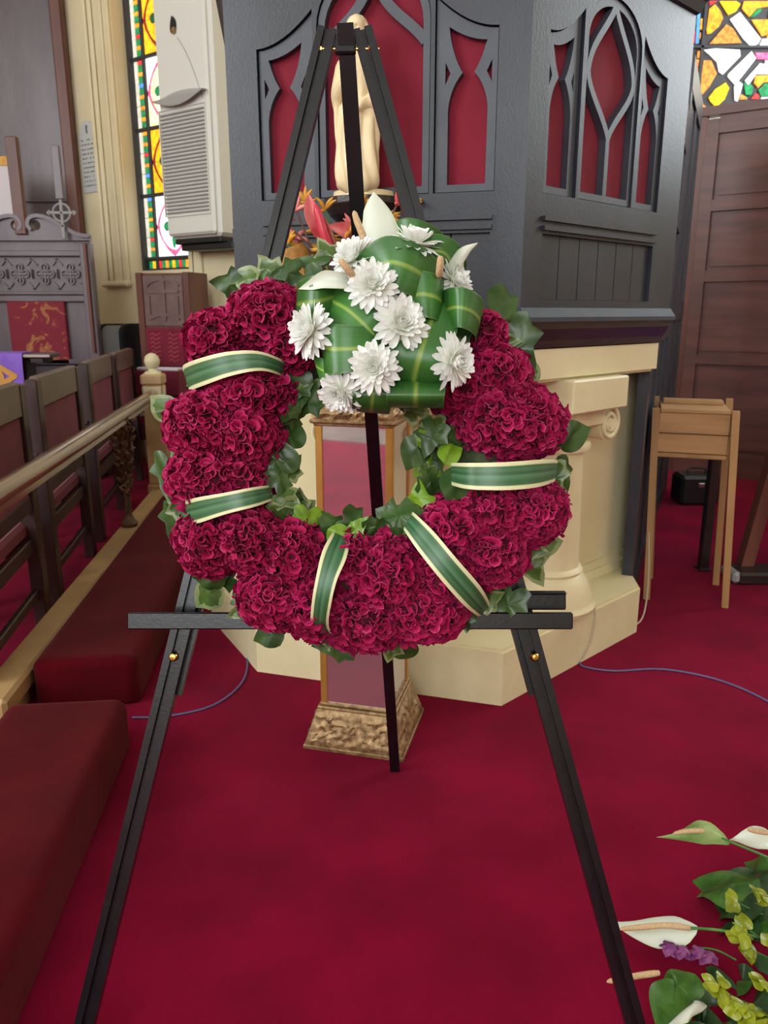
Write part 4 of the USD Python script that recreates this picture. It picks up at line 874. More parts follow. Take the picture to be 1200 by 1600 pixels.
for pts, hw in (([ap(-.08, -.06, .33), ap(-.105, -.07, .38), ap(-.125, -.07, .42), ap(-.135, -.06, .46)], [(.03, 0, -.01), (.032, 0, -.012), (.026, 0, -.01), (.02, 0, -.01)]), ([ap(-.02, -.03, .34), ap(-.04, -.05, .365), ap(-.09, -.06, .385)], [(.0, .005, .022), (0, .005, .025), (0, .005, .02)])):
    s, rim = spathe_grid(pts, hw, -.7); an = obj('anthurium_spathe', s, m_pink, ar, smooth=True)
obj('red_bract', spadix([ap(-.075, -.085, .30), ap(-.095, -.09, .36), ap(-.115, -.09, .43)], .013), m_redf, ar, smooth=True)
ag = random.Random(4)
for k in range(24):
    b0 = ap(-.05 + ag.uniform(-.05, .06), ag.uniform(-.03, .03), .12); t0 = ap(ag.uniform(-.22, .09), ag.uniform(-.06, .04), ag.uniform(.31, .45)); mid = (b0 + t0) / 2 + A([ag.uniform(-.02, .02), 0, .03])
    stm = obj('stem', tube(spline([b0, mid, t0], 8), .0025, 6), m_dry if k % 3 else m_stem, ar, smooth=True)
    fl = []
    for q in range(5):
        d = A([ag.uniform(-1, 1), ag.uniform(-.6, .6), ag.uniform(-.2, 1)]); d /= np.linalg.norm(d)
        fl.append(tube(spline([t0, t0 + d * .02 + Z3 * .004, t0 + d * .04], 6), [.002, .005, .006, .005, .003, .001], 6))
    obj('bloom', fl, (m_yel, m_yel, m_pink)[k % 3], ar, smooth=True)
for k in range(8):
    a = k * PI / 4; c = ap(.09 * math.cos(a), .07 * math.sin(a), .15 + .03 * (k % 3))
    m, rim = ivy(WORG * 0, .09, 0, -.4, .2, False); m.apply_transform(trimesh.transformations.rotation_matrix(a, [0, 0, 1])); m.apply_translation(c)
    obj('leaf', m, m_ivyd, ar, smooth=True, prims={'rim': rim})

# ------------------------------------------------------------------ communion rail, kneelers, choir chairs
RQ = A([-.1, .995, 0.]); RQ /= np.linalg.norm(RQ); RW = A([RQ[1], -RQ[0], 0.]); RO = A([-1.14, 2.19, 0.])
RR = np.stack([RQ, -RW, Z3], 1)
def rp(s, w, z): return RO + RQ * s + RW * w + Z3 * z
def rb(s0, s1, w0, w1, z0, z1, bev=.004): return rbox(rp((s0 + s1) / 2, (w0 + w1) / 2, (z0 + z1) / 2), (s1 - s0, w1 - w0, z1 - z0), bev, R=RR)
rail = thing('communion_rail', 'long wooden communion rail with cream ledge, newel post and carved baluster', 'railing', RO)
def roundbar(a, b, prof): return bar(prof, a, b, RW)
obj('ledge', [rb(-.12, 2.72, -.11, 0, .06, .13, .012), rb(-.06, 2.7, -.10, -.02, 0, .06)], m_ochre, rail)
rprof = Polygon([(.034 * math.cos(t) , .03 * math.sin(t) + (.006 if math.sin(t) > 0 else 0)) for t in np.linspace(0, 2 * PI, 24, endpoint=False)])
ra, rb_ = A([-.96, .95, .745]), A([-1.475, 4.93, .745])
obj('handrail', [bar(rprof, ra, rb_, RW), bar(shapely.box(-.02, -.02, .02, .02), ra - Z3 * .03, rb_ - Z3 * .03, RW)], m_railwood, rail, smooth=40)
nc = rp(2.79, -.055, 0)
def nb(h, z0, z1, bev=.006): return rbox(nc + Z3 * (z0 + z1) / 2, (2 * h, 2 * h, z1 - z0), bev, R=RR)
nw = obj('newel_post', [nb(.074, 0, .16), nb(.062, .16, .80), nb(.070, .80, .87, .012)], m_ochre, rail)
obj('newel_cap', [nb(.064, .70, .80, .01), nb(.066, .80, .885, .028)], m_stone, rail)
obj('ball_finial', lathe([(.04, .87), (.03, .89), (.026, .90), (.04, .915), (.048, .94), (.048, .955), (.04, .98), (.02, .995), (0, 1.0)], nc, 24), m_stone, rail, smooth=50)
m_carve = M('dark_carved_wood', lin(62, 40, 24), lin(112, 76, 46), scale=30, rough=.5)
for s_ in (1.82, -1.1):
    bc_ = rp(s_, -.052, 0); bl = [lathe([(.04, .13), (.045, .15), (.03, .17), (.018, .2), (.016, .4), (.022, .55), (.03, .70), (.045, .72)], bc_, 14)]
    b_ = obj('baluster', bl, m_carve, rail, smooth=40)
    lv = []
    bg = random.Random(9)
    for k in range(46):
        zz = .30 + .40 * (k / 46) ** .8; a = k * 2.4; R_ = .02 + .085 * ((zz - .28) / .42) ** 1.1
        c = bc_ + Z3 * zz + RQ * (R_ * math.cos(a)) + RW * (R_ * .5 * math.sin(a)); tipv = RQ * math.cos(a) * .03 + RW * .02 * math.sin(a) + Z3 * bg.uniform(.01, .04)
        lv.append(hullmesh(np.vstack([trimesh.creation.icosphere(1, .014).vertices + c, trimesh.creation.icosphere(1, .006).vertices + c + tipv])))
    obj('carved_foliage', lv, m_carve, b_, smooth=40, kind='stuff')
def cushion(s0, s1, w0, w1, z1, rad=.04):
    import manifold3d as mf
    pts = []
    for s in (s0 + rad, s1 - rad):
        for w in (w0 + rad, w1 - rad):
            pts.append(trimesh.creation.icosphere(3, rad).vertices * [1, 1, .8] + rp(s, w, z1 - rad)); pts.append(trimesh.creation.icosphere(2, rad).vertices * [1, 1, .3] + rp(s, w, rad * .32))
    return hullmesh(np.vstack(pts))
k1 = thing('kneeler', 'long dark red padded kneeler running along the communion rail', 'kneeler', rp(1.35, .17, 0))
obj('cushion', cushion(.06, 2.62, .012, .345, .175), m_velvet, k1, smooth=40)
k2 = thing('kneeler', 'dark red padded kneeler nearest the camera at the left edge', 'kneeler', rp(-.9, .17, 0))
obj('cushion', cushion(-1.75, -.17, .03, .37, .165), m_velvet, k2, smooth=40)

ca = math.radians(9.7)
def chair_origin(Y): return A([-1.418 - .1705 * (Y - 3.12), Y, 0.])
YS = (2.56, 3.52, 4.53, 5.41)
LBL = ('dark wooden choir chair with red back, nearest the left edge behind the rail', 'dark wooden choir chair with red back, second from the left edge behind the rail', 'dark wooden choir chair with red back, third from the left behind the rail', 'dark wooden choir chair with red back, farthest, beside the newel post')
o0 = chair_origin(YS[0]); ch = thing('choir_chair', LBL[0], 'chair', o0, PI + ca, 'choir chairs behind the communion rail')
# local frame: back plane at x = 0 facing -x is the rear; seat extends to +x; width along y
def lb(x0, x1, y0, y1, z0, z1, bev=.004): return rbox(((x0 + x1) / 2, (y0 + y1) / 2, (z0 + z1) / 2), (x1 - x0, y1 - y0, z1 - z0), bev)
HW = .41
def lobj(n, m, mat): obj(n, m, mat, ch, local=True)
for s in (-1, 1):
    lobj('back_post', lb(-.02, .03, min(s * HW, s * (HW - .075)), max(s * HW, s * (HW - .075)), 0, .985), m_chairwood)
    lobj('front_leg', lb(.37, .42, min(s * HW, s * (HW - .05)), max(s * HW, s * (HW - .05)), 0, .66), m_chairwood)
    lobj('armrest', lb(.0, .44, min(s * (HW + .01), s * (HW - .06)), max(s * (HW + .01), s * (HW - .06)), .66, .69, .008), m_chairwood)
    lobj('side_rail', lb(.02, .4, min(s * HW, s * (HW - .03)), max(s * HW, s * (HW - .03)), .30, .38), m_chairwood)
lobj('top_rail', lb(-.016, .024, -HW + .06, HW - .06, .865, .995, .006), m_chairrail)
lobj('back_rail', lb(-.012, .02, -HW + .07, HW - .07, .50, .56), m_chairwood)
lobj('back_panel', lb(-.006, .03, -HW + .07, HW - .07, .55, .87, .01), m_chairred)
lobj('seat', lb(.02, .42, -HW + .05, HW - .05, .39, .455, .015), m_chairred)
lobj('seat_frame', [lb(.0, .03, -HW + .07, HW - .07, .33, .39), lb(.38, .41, -HW + .05, HW - .05, .33, .39)], m_chairwood)
lobj('stretcher', lb(.0, .025, -HW + .07, HW - .07, .14, .18), m_chairwood)
for Y, l in zip(YS[1:], LBL[1:]): copy(ch, chair_origin(Y), PI + ca, l, 'chair', 'choir chairs behind the communion rail')

# desk with purple cloth
dk = thing('reading_desk', 'dark reading desk under a purple cloth, at the left edge behind the choir chairs', 'desk', (-2.8, 5.39, 0))
obj('desk_top', rbox((-2.82, 5.39, .962), (1.10, .19, .03), .005), m_darkwood, dk)
obj('desk_body', [rbox((-2.86, 5.40, .475), (.84, .15, .94), .01), rbox((-2.36, 5.39, .93), (.09, .16, .035), .004)], m_darkbase, dk)
obj('top_trim', rbox((-2.37, 5.292, .962), (.22, .006, .018), .002), m_chrome, dk)
pc = thing('purple_cloth', 'purple cloth with gold emblem hanging over the reading desk', 'cloth', (-2.9, 5.38, .98))
gx = np.linspace(-3.34, -2.443, 40)
prof = [(5.485, .981), (5.30, .981), (5.284, .977), (5.278, .95), (5.274, .87), (5.27, .77), (5.268, .68)]
g = A([[(x, y - (.006 * math.sin(x * 40) * max(0, (1 - z) * 4)), z) for x in gx] for y, z in prof])
obj('drape', sheet(g, .003), m_purple, pc, smooth=40)
m_em = M('gold_emblem', lin(206, 150, 70), rough=.6)
em = LineString([(-.16, 0), (0, .10), (.16, 0), (0, -.10), (-.16, 0)]).buffer(.018).union(LineString([(-.02, -.16), (-.02, .14)]).buffer(.018)).union(Point(-.0, -.02).buffer(.09).difference(Point(0, -.02).buffer(.06)))
obj('emblem', prism(em, .003, A([-2.66, 5.264, .83]), X3, Z3), m_em, pc)

# throne
TX, TY = -2.63, 6.0
tr = thing('bishop_throne', 'tall dark carved wooden throne with scroll pediment and red brocade back', 'chair', (TX, TY, 0))
def tb(x0, x1, y0, y1, z0, z1, bev=.005): return rbox((TX + (x0 + x1) / 2, TY + (y0 + y1) / 2, (z0 + z1) / 2), (x1 - x0, y1 - y0, z1 - z0), bev)
def tpl(poly, h, off): return prism(poly, h, A([TX, TY - off + 0, 0]), X3, Z3)      # grows towards -y (the room)
obj('back_board', tb(-.44, .44, .02, .06, .1, 1.79), m_darkwood, tr)
for s in (-1, 1):
    p_ = obj('post', tb(min(s * .38, s * .46), max(s * .38, s * .46), -.03, .05, 0, 1.74), m_darkwood, tr)
    obj('bead', trimesh.creation.cylinder(.012, segment=[(TX + s * .43, TY - .045, .95), (TX + s * .43, TY - .045, 1.74)], sections=12), m_brown, p_)
    obj('armrest', [tb(min(s * .36, s * .46), max(s * .36, s * .46), -.2, -.02, .68, .74, .015), tb(min(s * .37, s * .45), max(s * .37, s * .45), -.2, -.12, 0, .68)], m_darkwood, tr)
obj('seat', tb(-.38, .38, -.19, .0, .36, .46, .02), m_chairred, tr)
obj('plinth', tb(-.42, .42, -.21, .05, .0, .1), m_darkwood, tr)
pedp = Polygon([(-.46, 1.76), (.46, 1.76)] + [tuple(p) for p in bez([(.46, 1.79), (.30, 1.79), (.26, 1.92), (.10, 1.93)], 12)] + [tuple(p) for p in bez([(.10, 1.93), (.02, 1.93), (.01, 1.86), (.04, 1.84)], 8)] + [(-.04, 1.84)] + [tuple(p) for p in bez([(-.04, 1.84), (-.01, 1.86), (-.02, 1.93), (-.10, 1.93)], 8)] + [tuple(p) for p in bez([(-.10, 1.93), (-.26, 1.92), (-.30, 1.79), (-.46, 1.79)], 12)])
for s in (-1, 1): pedp = pedp.difference(Point(s * .075, 1.865).buffer(.035))
obj('pediment', tpl(pedp, .05, -.03), m_darkwood, tr)
for s in (-1, 1): obj('scroll_moulding', tpl(LineString(np.vstack([bez([(s * .46, 1.79), (s * .30, 1.79), (s * .26, 1.92), (s * .10, 1.93)], 14), bez([(s * .10, 1.93), (s * .02, 1.93), (s * .01, 1.86), (s * .04, 1.84)], 8)])).buffer(.013), .03, .02), m_darkwood, tr)
obj('finial_post', rbox((TX - .03, TY - .02, 2.13), (.085, .05, .66), .006), m_brown, tr)
for z0, z1 in ((1.65, 1.69), (1.375, 1.40), (1.325, 1.37), (.86, .9)): obj('cross_rail', tb(-.385, .385, -.02, .02, z0, z1), m_darkwood, tr)
for q in range(4):
    cx, cz = -.285 + .19 * q, 1.525
    cr = Polygon()
    for a in range(4): cr = cr.union(Point(cx + .042 * math.cos(a * PI / 2), cz + .048 * math.sin(a * PI / 2)).buffer(.030))
    cr = cr.union(Point(cx, cz).buffer(.03))
    obj('quatrefoil', tpl(cr.difference(cr.buffer(-.010)).union(LineString([(cx - .05, cz), (cx + .05, cz)]).buffer(.007)).union(LineString([(cx, cz - .055), (cx, cz + .055)]).buffer(.007)), .018, -.02), m_darkwood, tr)
    obj('spandrel', tpl(shapely.union_all([LineString([(cx + a * .095, cz + b * .105), (cx + a * .06, cz + b * .065)]).buffer(.006) for a in (-1, 1) for b in (-1, 1)] + [LineString([(cx + a * .094, cz - .03), (cx + a * .094, cz + .03)]).buffer(.005) for a in (-1, 1)]), .014, -.02), m_darkwood, tr)
n = {'g': ('geometry', {}), 'm': ('mapping', {'scale': (9, 9, 9)}), 'v': ('noise_texture', {'scale': 1.0, 'detail': 3.0, 'distortion': 1.6}), 'r': ('rgb_ramp', {'ramp': [(.52, lin(128, 30, 50)), (.60, lin(138, 44, 52)), (.64, lin(176, 120, 70)), (.72, lin(150, 70, 60))]}), 'p': ('principled_bsdf', {'roughness': .8})}
m_broc = usdkit.material(stage, '/World/Looks/red_gold_brocade', n, [('g.position', 'm.vector'), ('m.vector', 'v.vector'), ('v.fac', 'r.fac'), ('r.color', 'p.base_color')], surface='p.BSDF')
obj('brocade_panel', tb(-.21, .225, -.02, .02, .86, 1.328, .008), m_broc, tr)
cc_ = thing('celtic_cross', 'grey metal celtic cross on a staff beside the throne', 'cross', (-2.34, 5.92, 1.79))
CX = A([-2.335, 5.93, 1.945])
circ = [CX + X3 * .062 * math.cos(t) + Z3 * .062 * math.sin(t) for t in np.linspace(0, 2 * PI, 33)]
obj('ring', tube(circ, .009, 8, caps=False), m_whitedark, cc_, smooth=40)
obj('cross_arms', [rbox(CX, (.19, .018, .02), .004), rbox(CX + Z3 * .0, (.02, .018, .2), .004)] + [hullmesh([CX + X3 * s * .085 + A(o) for o in ((0, -.009, -.02), (0, -.009, .02), (0, .009, -.02), (0, .009, .02), (s * .02, -.009, -.006), (s * .02, .009, .006), (s * .02, -.009, .006))]) for s in (-1, 1)], m_whitedark, cc_)
obj('staff', [rbox(CX - Z3 * .13, (.026, .018, .10), .004)], m_whitedark, cc_)
obj('upper_post', rbox(CX + Z3 * .27, (.06, .03, .36), .006), m_darkwood, cc_)
bn = thing('processional_banner', 'cream banner with yellow top edge hanging beside the throne at the left edge', 'banner', (-3.15, 6.45, 0))
obj('banner_cloth', rbox((-3.12, 6.5, 1.98), (.44, .012, .76), .003), m_fringe, bn)
obj('yellow_border', rbox((-3.12, 6.495, 2.39), (.45, .016, .07), .003), m_yel, bn)
obj('pole', [trimesh.creation.cylinder(.016, segment=[(-3.3, 6.54, 0), (-3.3, 6.54, 2.5)], sections=14), trimesh.creation.cylinder(.009, segment=[(-3.36, 6.52, 2.42), (-2.88, 6.52, 2.42)], sections=10)], m_brown, bn, smooth=40)
obj('pole_foot', lathe([(.0, 0), (.14, 0), (.13, .03), (.03, .05), (0, .05)], (-3.3, 6.54, 0), 20), m_brown, bn, smooth=40)
# tall dark doors behind the throne
dr = structure('door_1')
obj('door_leaf', rbox((-3.5, 7.2, 2.15), (1.64, .05, 4.3), .004), m_darkwood, dr)
for z in (2.2, .95, 4.2): obj('rail', rbox((-3.5, 7.165, z), (1.64, .03, .05 if z == 2.2 else .2), .006), m_darkwood, dr)
for x in (-2.69, -4.32): obj('frame', rbox((x, 7.15, 2.2), (.10, .10, 4.4), .012), m_brown, dr)
obj('frame', rbox((-3.5, 7.15, 4.4), (1.72, .10, .12), .012), m_brown, dr)

# carved chair under the window
rc = thing('carved_chair', 'reddish brown wooden chair with carved cross panel and zigzag red cushion under the window', 'chair', (-1.645, 6.0, 0), -math.radians(16))
def lo(n, m, mat, **k): obj(n, m, mat, rc, local=True, **k)
def rl(poly, h, y): return prism(poly, h, A([0, y, 0]), X3, Z3)
lo('back_board', lb(-.2, .2, -.02, .02, .3, 1.53), m_brown)
for s in (-1, 1):
    lo('post', lb(min(s * .17, s * .225), max(s * .17, s * .225), -.035, .25, 0, 1.535), m_brown)
    lo('front_leg', lb(min(s * .17, s * .215), max(s * .17, s * .215), -.24, -.19, 0, .62), m_brown)
    lo('armrest', lb(min(s * .17, s * .225), max(s * .17, s * .225), -.25, -.03, .62, .66, .01), m_brown)
m_carved = M('dark_carved_panel', lin(98, 74, 74), lin(116, 90, 88), scale=8, rough=.4)
lo('carved_panel', rl(shapely.box(-.165, 1.15, .165, 1.51), .012, -.018), m_carved)
arcs = LineString([(0, 1.2), (0, 1.49)]).buffer(.02).union(LineString([(-.12, 1.40), (.12, 1.40)]).buffer(.014)).union(LineString(bez([(-.13, 1.44), (-.1, 1.50), (.1, 1.50), (.13, 1.44)], 14)).buffer(.010)).union(LineString(bez([(-.12, 1.2), (-.05, 1.24), (.05, 1.24), (.12, 1.2)], 14)).buffer(.010)).union(LineString([(-.12, 1.36), (-.12, 1.24)]).buffer(.008)).union(LineString([(.12, 1.36), (.12, 1.24)]).buffer(.008))
lo('carved_cross', rl(arcs, .014, -.026), m_carved)
lo('back_cushion', lb(-.165, .165, -.05, -.02, .84, 1.135, .014), m_chairred)
m_zig = M('zigzag_thread', lin(170, 74, 74), rough=.8)
zz = Polygon()
for cx in (-.08, .07):
    for r_ in range(7): zz = zz.union(LineString([(cx - .04, .89 + r_ * .032), (cx - .02, .905 + r_ * .032), (cx, .885 + r_ * .032), (cx + .04, .90 + r_ * .032)]).buffer(.0028))
lo('zigzag_stitching', rl(zz, .003, -.0505), m_zig)
lo('seat', lb(-.18, .18, -.23, -.02, .40, .48, .02), m_chairred); lo('seat_rail', lb(-.2, .2, -.22, -.19, .3, .40), m_brown)
ac_ = thing('altar_linen', 'narrow white folded linen lying across the arms of the carved chair', 'cloth', (-1.6, 5.73, .67))
obj('folded_linen', rbox((-1.645, 5.73, .845), (.34, .10, .022), .006, rz=-math.radians(16)), m_fringe, ac_)
obj('linen_tray', rbox((-1.645, 5.73, .747), (.36, .12, .175), .006, rz=-math.radians(16)), m_chairred, ac_)

# stacking chairs by the wall
def padded(name, label, c, rz, backmat):
    t = thing(name, label, 'chair', c, rz)
    bp = shapely.box(-.12, .0, .12, .3).buffer(.08)
    obj('backrest', prism(bp, .05, A([0, .02, .78]), X3, Z3), m_blackp, t, local=True, smooth=40)
    obj('back_shell', prism(bp.buffer(-.012), .012, A([0, .032, .78]), X3, Z3), backmat, t, local=True)
    obj('seat', rbox((0, -.2, .46), (.40, .32, .05), .02), m_blackp, t, local=True)
    for sx in (-1, 1):
        for sy in (0, 1): obj('leg', trimesh.creation.cylinder(.012, segment=[(sx * .18, -.06 - .26 * sy, .44), (sx * .19, -.04 - .32 * sy, 0)], sections=10), m_chrome, t, local=True)
        obj('back_tube', trimesh.creation.cylinder(.012, segment=[(sx * .15, .0, .44), (sx * .15, .0, .8)], sections=10), m_blackp, t, local=True)
padded('padded_chair', 'chair with grey padded rounded back behind the choir chairs', (-2.11, 6.30, 0), PI + .95, m_whitedark)
padded('padded_chair', 'black padded chair with rounded back beside the carved chair', (-1.97, 6.40, 0), PI + .95, m_blackp)

# air conditioner on the wall
aco = thing('air_conditioner', 'white upright air conditioner on the wall beside the stained glass window', 'air conditioner', wpt(1.66, 1.77, .15))
def ab(t0, t1, z0, z1, o0, o1, bev=.006): return wbox(t0, t1, z0, z1, o0, o1 - o0, bev)
obj('body', ab(1.41, 1.95, 1.78, 3.72, 0, .27, .03), m_white, aco)
obj('front_panel', ab(1.415, 1.93, 1.80, 3.70, .26, .30, .02), m_white, aco)
obj('underside', ab(1.44, 1.93, 1.745, 1.785, .01, .25), m_blackp, aco)
obj('bracket', ab(1.47, 2.02, 1.70, 1.745, 0, .22), m_blackp, aco)
for k in range(27):
    z = 1.955 + k * .0255; obj('louver', ab(1.435, 1.89, z, z + .013, .298, .312, .003), m_whitedark, aco)
obj('grille_frame', wprism(shapely.box(1.42, 1.935, 1.905, 2.66).difference(shapely.box(1.428, 1.945, 1.9, 2.655)), .014, .298), m_white, aco)
vent = A([[wpt(t, 2.72 + .035 * math.sin((t - 1.41) / .52 * PI) + .02 * (t - 1.41) - r * .10 * math.sin((t - 1.40) / .54 * PI), .305 + .05 * math.sin(r * PI * .6)) for t in np.linspace(1.415, 1.93, 16)] for r in np.linspace(0, 1, 7)])
obj('air_flap', sheet(vent, .006), m_silver, aco, smooth=40)
obj('badge', wprism(Polygon(bez([(1.62, 3.24), (1.70, 3.2), (1.66, 3.09), (1.60, 3.10), (1.57, 3.13), (1.6, 3.2), (1.62, 3.24)], 24)), .01, .298), m_blackp, aco)
obj('badge_emblem', wprism(affinity.rotate(Point(1.635, 3.145).buffer(.022), 30), .006, .307), m_gold, aco)
obj('swirl_line', tube([wpt(1.66 + .22 * t, 3.1 - .42 * t + .05 * math.sin(t * 3), .301) for t in np.linspace(0, 1, 12)], .0025, 5), m_whitedark, aco)
pl_ = thing('wall_plaque', 'pale arched inscribed plaque on the cream wall left of the window', 'plaque', wpt(.15, 2.24, .005))
obj('plaque_board', wprism(shapely.box(.035, 2.25, .255, 2.72).union(affinity.scale(Point(.145, 2.72).buffer(.09), 1, 1.05)), .012, 0), m_plaque, pl_)
lg = random.Random(2)
for k in range(11):
    z = 2.66 - k * .036; x = .055
    g_ = []
    while x < .235:
        w_ = lg.uniform(.008, .03); g_.append(shapely.box(x, z, min(x + w_, .24), z + .009)); x += w_ + lg.uniform(.004, .02 if k % 4 else .05)
    obj('inscription_line', wprism(shapely.union_all(g_), .0015, .012), m_ink, pl_)
obj('plaque_crest', wprism(Polygon([(.135, 2.72), (.155, 2.71), (.15, 2.75), (.16, 2.77), (.14, 2.785), (.13, 2.76)]), .0015, .012), m_ink, pl_)
# ------------------------------------------------------------------ right side
SO = A([2.296, 6.144, 0.])
def sw(t, z, off=0.): return SO + WD * t + Z3 * z + WN * off
def spr(poly, h, off=0.): return prism(poly, h, SO + WN * off, WD, Z3)
scn = thing('panelled_screen', 'tall reddish brown panelled wooden screen at the right below the stained glass window', 'screen', SO)
obj('screen_board', spr(shapely.box(-.02, 0, 2.9, 2.6), .04, -.06), m_screen, scn)
obj('end_post', spr(shapely.box(-.03, 0, .06, 2.66), .07, -.06), m_brown, scn)
for t in (.06, .92, 1.78, 2.64): obj('stile', spr(shapely.box(t, 0, t + .09, 2.6), .03, -.022), m_screen, scn)
for z0, z1 in ((0, .18), (.86, .93), (1.47, 1.55), (1.97, 2.05), (2.5, 2.64)):
    for t in (.15, 1.01, 1.87): obj('rail', spr(shapely.box(t, z0, t + .77, z1), .028, -.022), m_screen, scn)
for t in (.15, 1.01, 1.87):
    for z0, z1 in ((.18, .86), (.93, 1.47), (1.55, 1.97), (2.05, 2.5)):
        pp = shapely.box(t + .03, z0 + .03, t + .74, z1 - .03)
        obj('panel', spr(pp, .014, -.022), m_screen, scn)
obj('cap_rail', spr(shapely.box(-.05, 2.62, 2.95, 2.68), .11, -.08), m_screen, scn)

sb = thing('alms_box_stand', 'raw pine plank box on four tall thin legs beside the stone pedestal', 'stand', (1.33, 3.3, 0))
bu = A([.948, -.317, 0.]); bv = A([.317, .948, 0.]); bo = A([1.155, 3.262, 0.])
BR = np.stack([bu, bv, Z3], 1)
def bb(x0, x1, y0, y1, z0, z1, bev=.003): return rbox(bo + bu * (x0 + x1) / 2 + bv * (y0 + y1) / 2 + Z3 * (z0 + z1) / 2, (x1 - x0, y1 - y0, z1 - z0), bev, R=BR)
for x, y, dx in ((.0, .0, .03), (.31, .0, .045), (.0, .30, .045), (.31, .30, .03)):
    a = bo + bu * (x + dx) + bv * y; b = bo + bu * x + bv * y + Z3 * (.855 if y == 0 else .875)
    obj('leg', hullmesh([a + bu * i * .014 + bv * j * .014 for i in (-1, 1) for j in (-1, 1)] + [b + bu * i * .015 + bv * j * .015 for i in (-1, 1) for j in (-1, 1)]), m_rawwood, sb)
for y0, y1 in ((.004, .022), (.278, .296)):
    for z0, z1 in ((.668, .748), (.751, .838)): obj('plank', bb(.016, .294, y0, y1, z0, z1), m_rawplank, sb)
for x0, x1 in ((.002, .016), (.294, .308)):
    for z0, z1 in ((.668, .748), (.751, .838)): obj('plank', bb(x0, x1, .018, .282, z0, z1), m_rawplank, sb)
obj('bottom_board', bb(.016, .294, -.004, .29, .648, .666), m_rawwood, sb)
for y0, y1 in ((.0, .07), (.072, .13), (.16, .215), (.217, .30)): obj('lid_board', bb(.018, .292, y0, y1, .838, .854), m_rawplank, sb)
for x0, x1 in ((.018, .08), (.23, .292)): obj('lid_board', bb(x0, x1, .132, .158, .838, .854), m_rawplank, sb)
obj('slot_block', bb(.03, .28, .20, .296, .854, .872), m_rawwood, sb)

kd = thing('prie_dieu', 'dark wooden prayer desk with purple frontal, cut by the right edge', 'desk', (1.9, 3.6, 0))
obj('post', hullmesh([A([1.745 + i * .03 + .0, 3.55 + j * .03, .0]) for i in (-1, 1) for j in (-1, 1)] + [A([1.90 + i * .03, 3.62 + j * .03, .78]) for i in (-1, 1) for j in (-1, 1)]), m_brown, kd)
obj('foot_bar', rbox((1.92, 3.5, .03), (.5, .16, .06), .012), m_darkbase, kd)
obj('foot_cap', rbox((1.675, 3.5, .033), (.055, .15, .052), .012), m_whitedark, kd, label='pale grey foot cap')
obj('desk_top', rbox((2.46, 3.7, .82), (.86, .5, .05), .008), m_brown, kd)
obj('far_post', rbox((2.62, 3.7, .4), (.07, .07, .8), .006), m_brown, kd)
pf = thing('purple_frontal', 'purple cloth with white fringe hanging from the prayer desk at the right edge', 'cloth', (2.1, 3.48, .5))
gx = np.linspace(1.83, 2.5, 24); obj('cloth', sheet(A([[(x, 3.455 + .010 * math.sin(x * 38) * (1 - z), z) for x in gx] for z in np.linspace(.80, .16, 8)]), .004), m_purple, pf, smooth=40)
obj('fringe', sheet(A([[(x, 3.452 + .010 * math.sin(x * 38) * .8, z + .012 * math.sin(x * 90)) for x in gx] for z in (.17, .10)]), .006), m_fringe, pf, smooth=40)

mt = thing('dark_stand', 'dark thin wooden leg of a stand behind the pine box stand', 'stand', (1.61, 3.66, 0))
obj('leg', [rbox((1.60, 3.66, .33), (.045, .045, .66), .004), rbox((1.60, 3.66, .006), (.06, .08, .012), .003)], m_darkbase, mt)
obj('stand_top', rbox((1.60, 3.66, .668), (.12, .12, .016), .004), m_darkbase, mt)
bcs = thing('black_case', 'black box shaped case on the carpet below the panelled screen', 'case', (2.10, 5.06, 0))
obj('case_body', rbox((2.10, 5.06, .10), (.26, .2, .2), .02), m_blackp, bcs); obj('handle', tube(spline([(2.04, 5.06, .2), (2.05, 5.06, .235), (2.15, 5.06, .235), (2.16, 5.06, .2)], 12), .008, 8), m_blackp, bcs, smooth=40)
obj('latch', rbox((2.10, 4.957, .14), (.04, .008, .03), .003), m_chrome, bcs)

# cables
cb = thing('cable', 'thin blue grey cable curving over the carpet left of the mirror pedestal', 'cable', (-.6, 2.3, 0))
obj('cable_run', tube(spline([(-.80, 2.195, .004), (-.693, 2.203, .004), (-.565, 2.268, .004), (-.50, 2.40, .004), (-.495, 2.547, .004), (-.53, 2.72, .004), (-.56, 2.9, .004), (-.7, 3.05, .004), (-.76, 2.98, .004)], 40), .0036, 7), m_cable, cb, smooth=True)
cb = thing('cable', 'thin blue grey cable with pale end running from the plinth across the carpet', 'cable', (1.0, 2.5, 0))
obj('cable_run', tube(spline([(.719, 2.60, .004), (.728, 2.555, .004), (.827, 2.522, .004), (.993, 2.537, .004), (1.132, 2.482, .004), (1.225, 2.387, .004), (1.30, 2.24, .004), (1.42, 2.05, .004)], 40), .0036, 7), m_cable, cb, smooth=True)
obj('pale_end', tube(spline([(.70, 2.78, .201), (.755, 2.745, .201), (.768, 2.66, .201), (.772, 2.62, .19), (.760, 2.602, .10), (.735, 2.598, .03), (.719, 2.60, .004)], 24), .0036, 7), m_cablew, cb, smooth=True, label='pale end of the cable over the plinth edge')
cb = thing('cable', 'short pale cable looping down beside the right end of the plinth', 'cable', (1.07, 3.0, 0))
obj('cable_run', tube(spline([(1.105, 3.08, .36), (1.115, 3.07, .2), (1.11, 3.05, .06), (1.07, 2.985, .004), (.99, 2.90, .004), (.93, 2.845, .004)], 24), .0036, 7), m_cablew, cb, smooth=True)

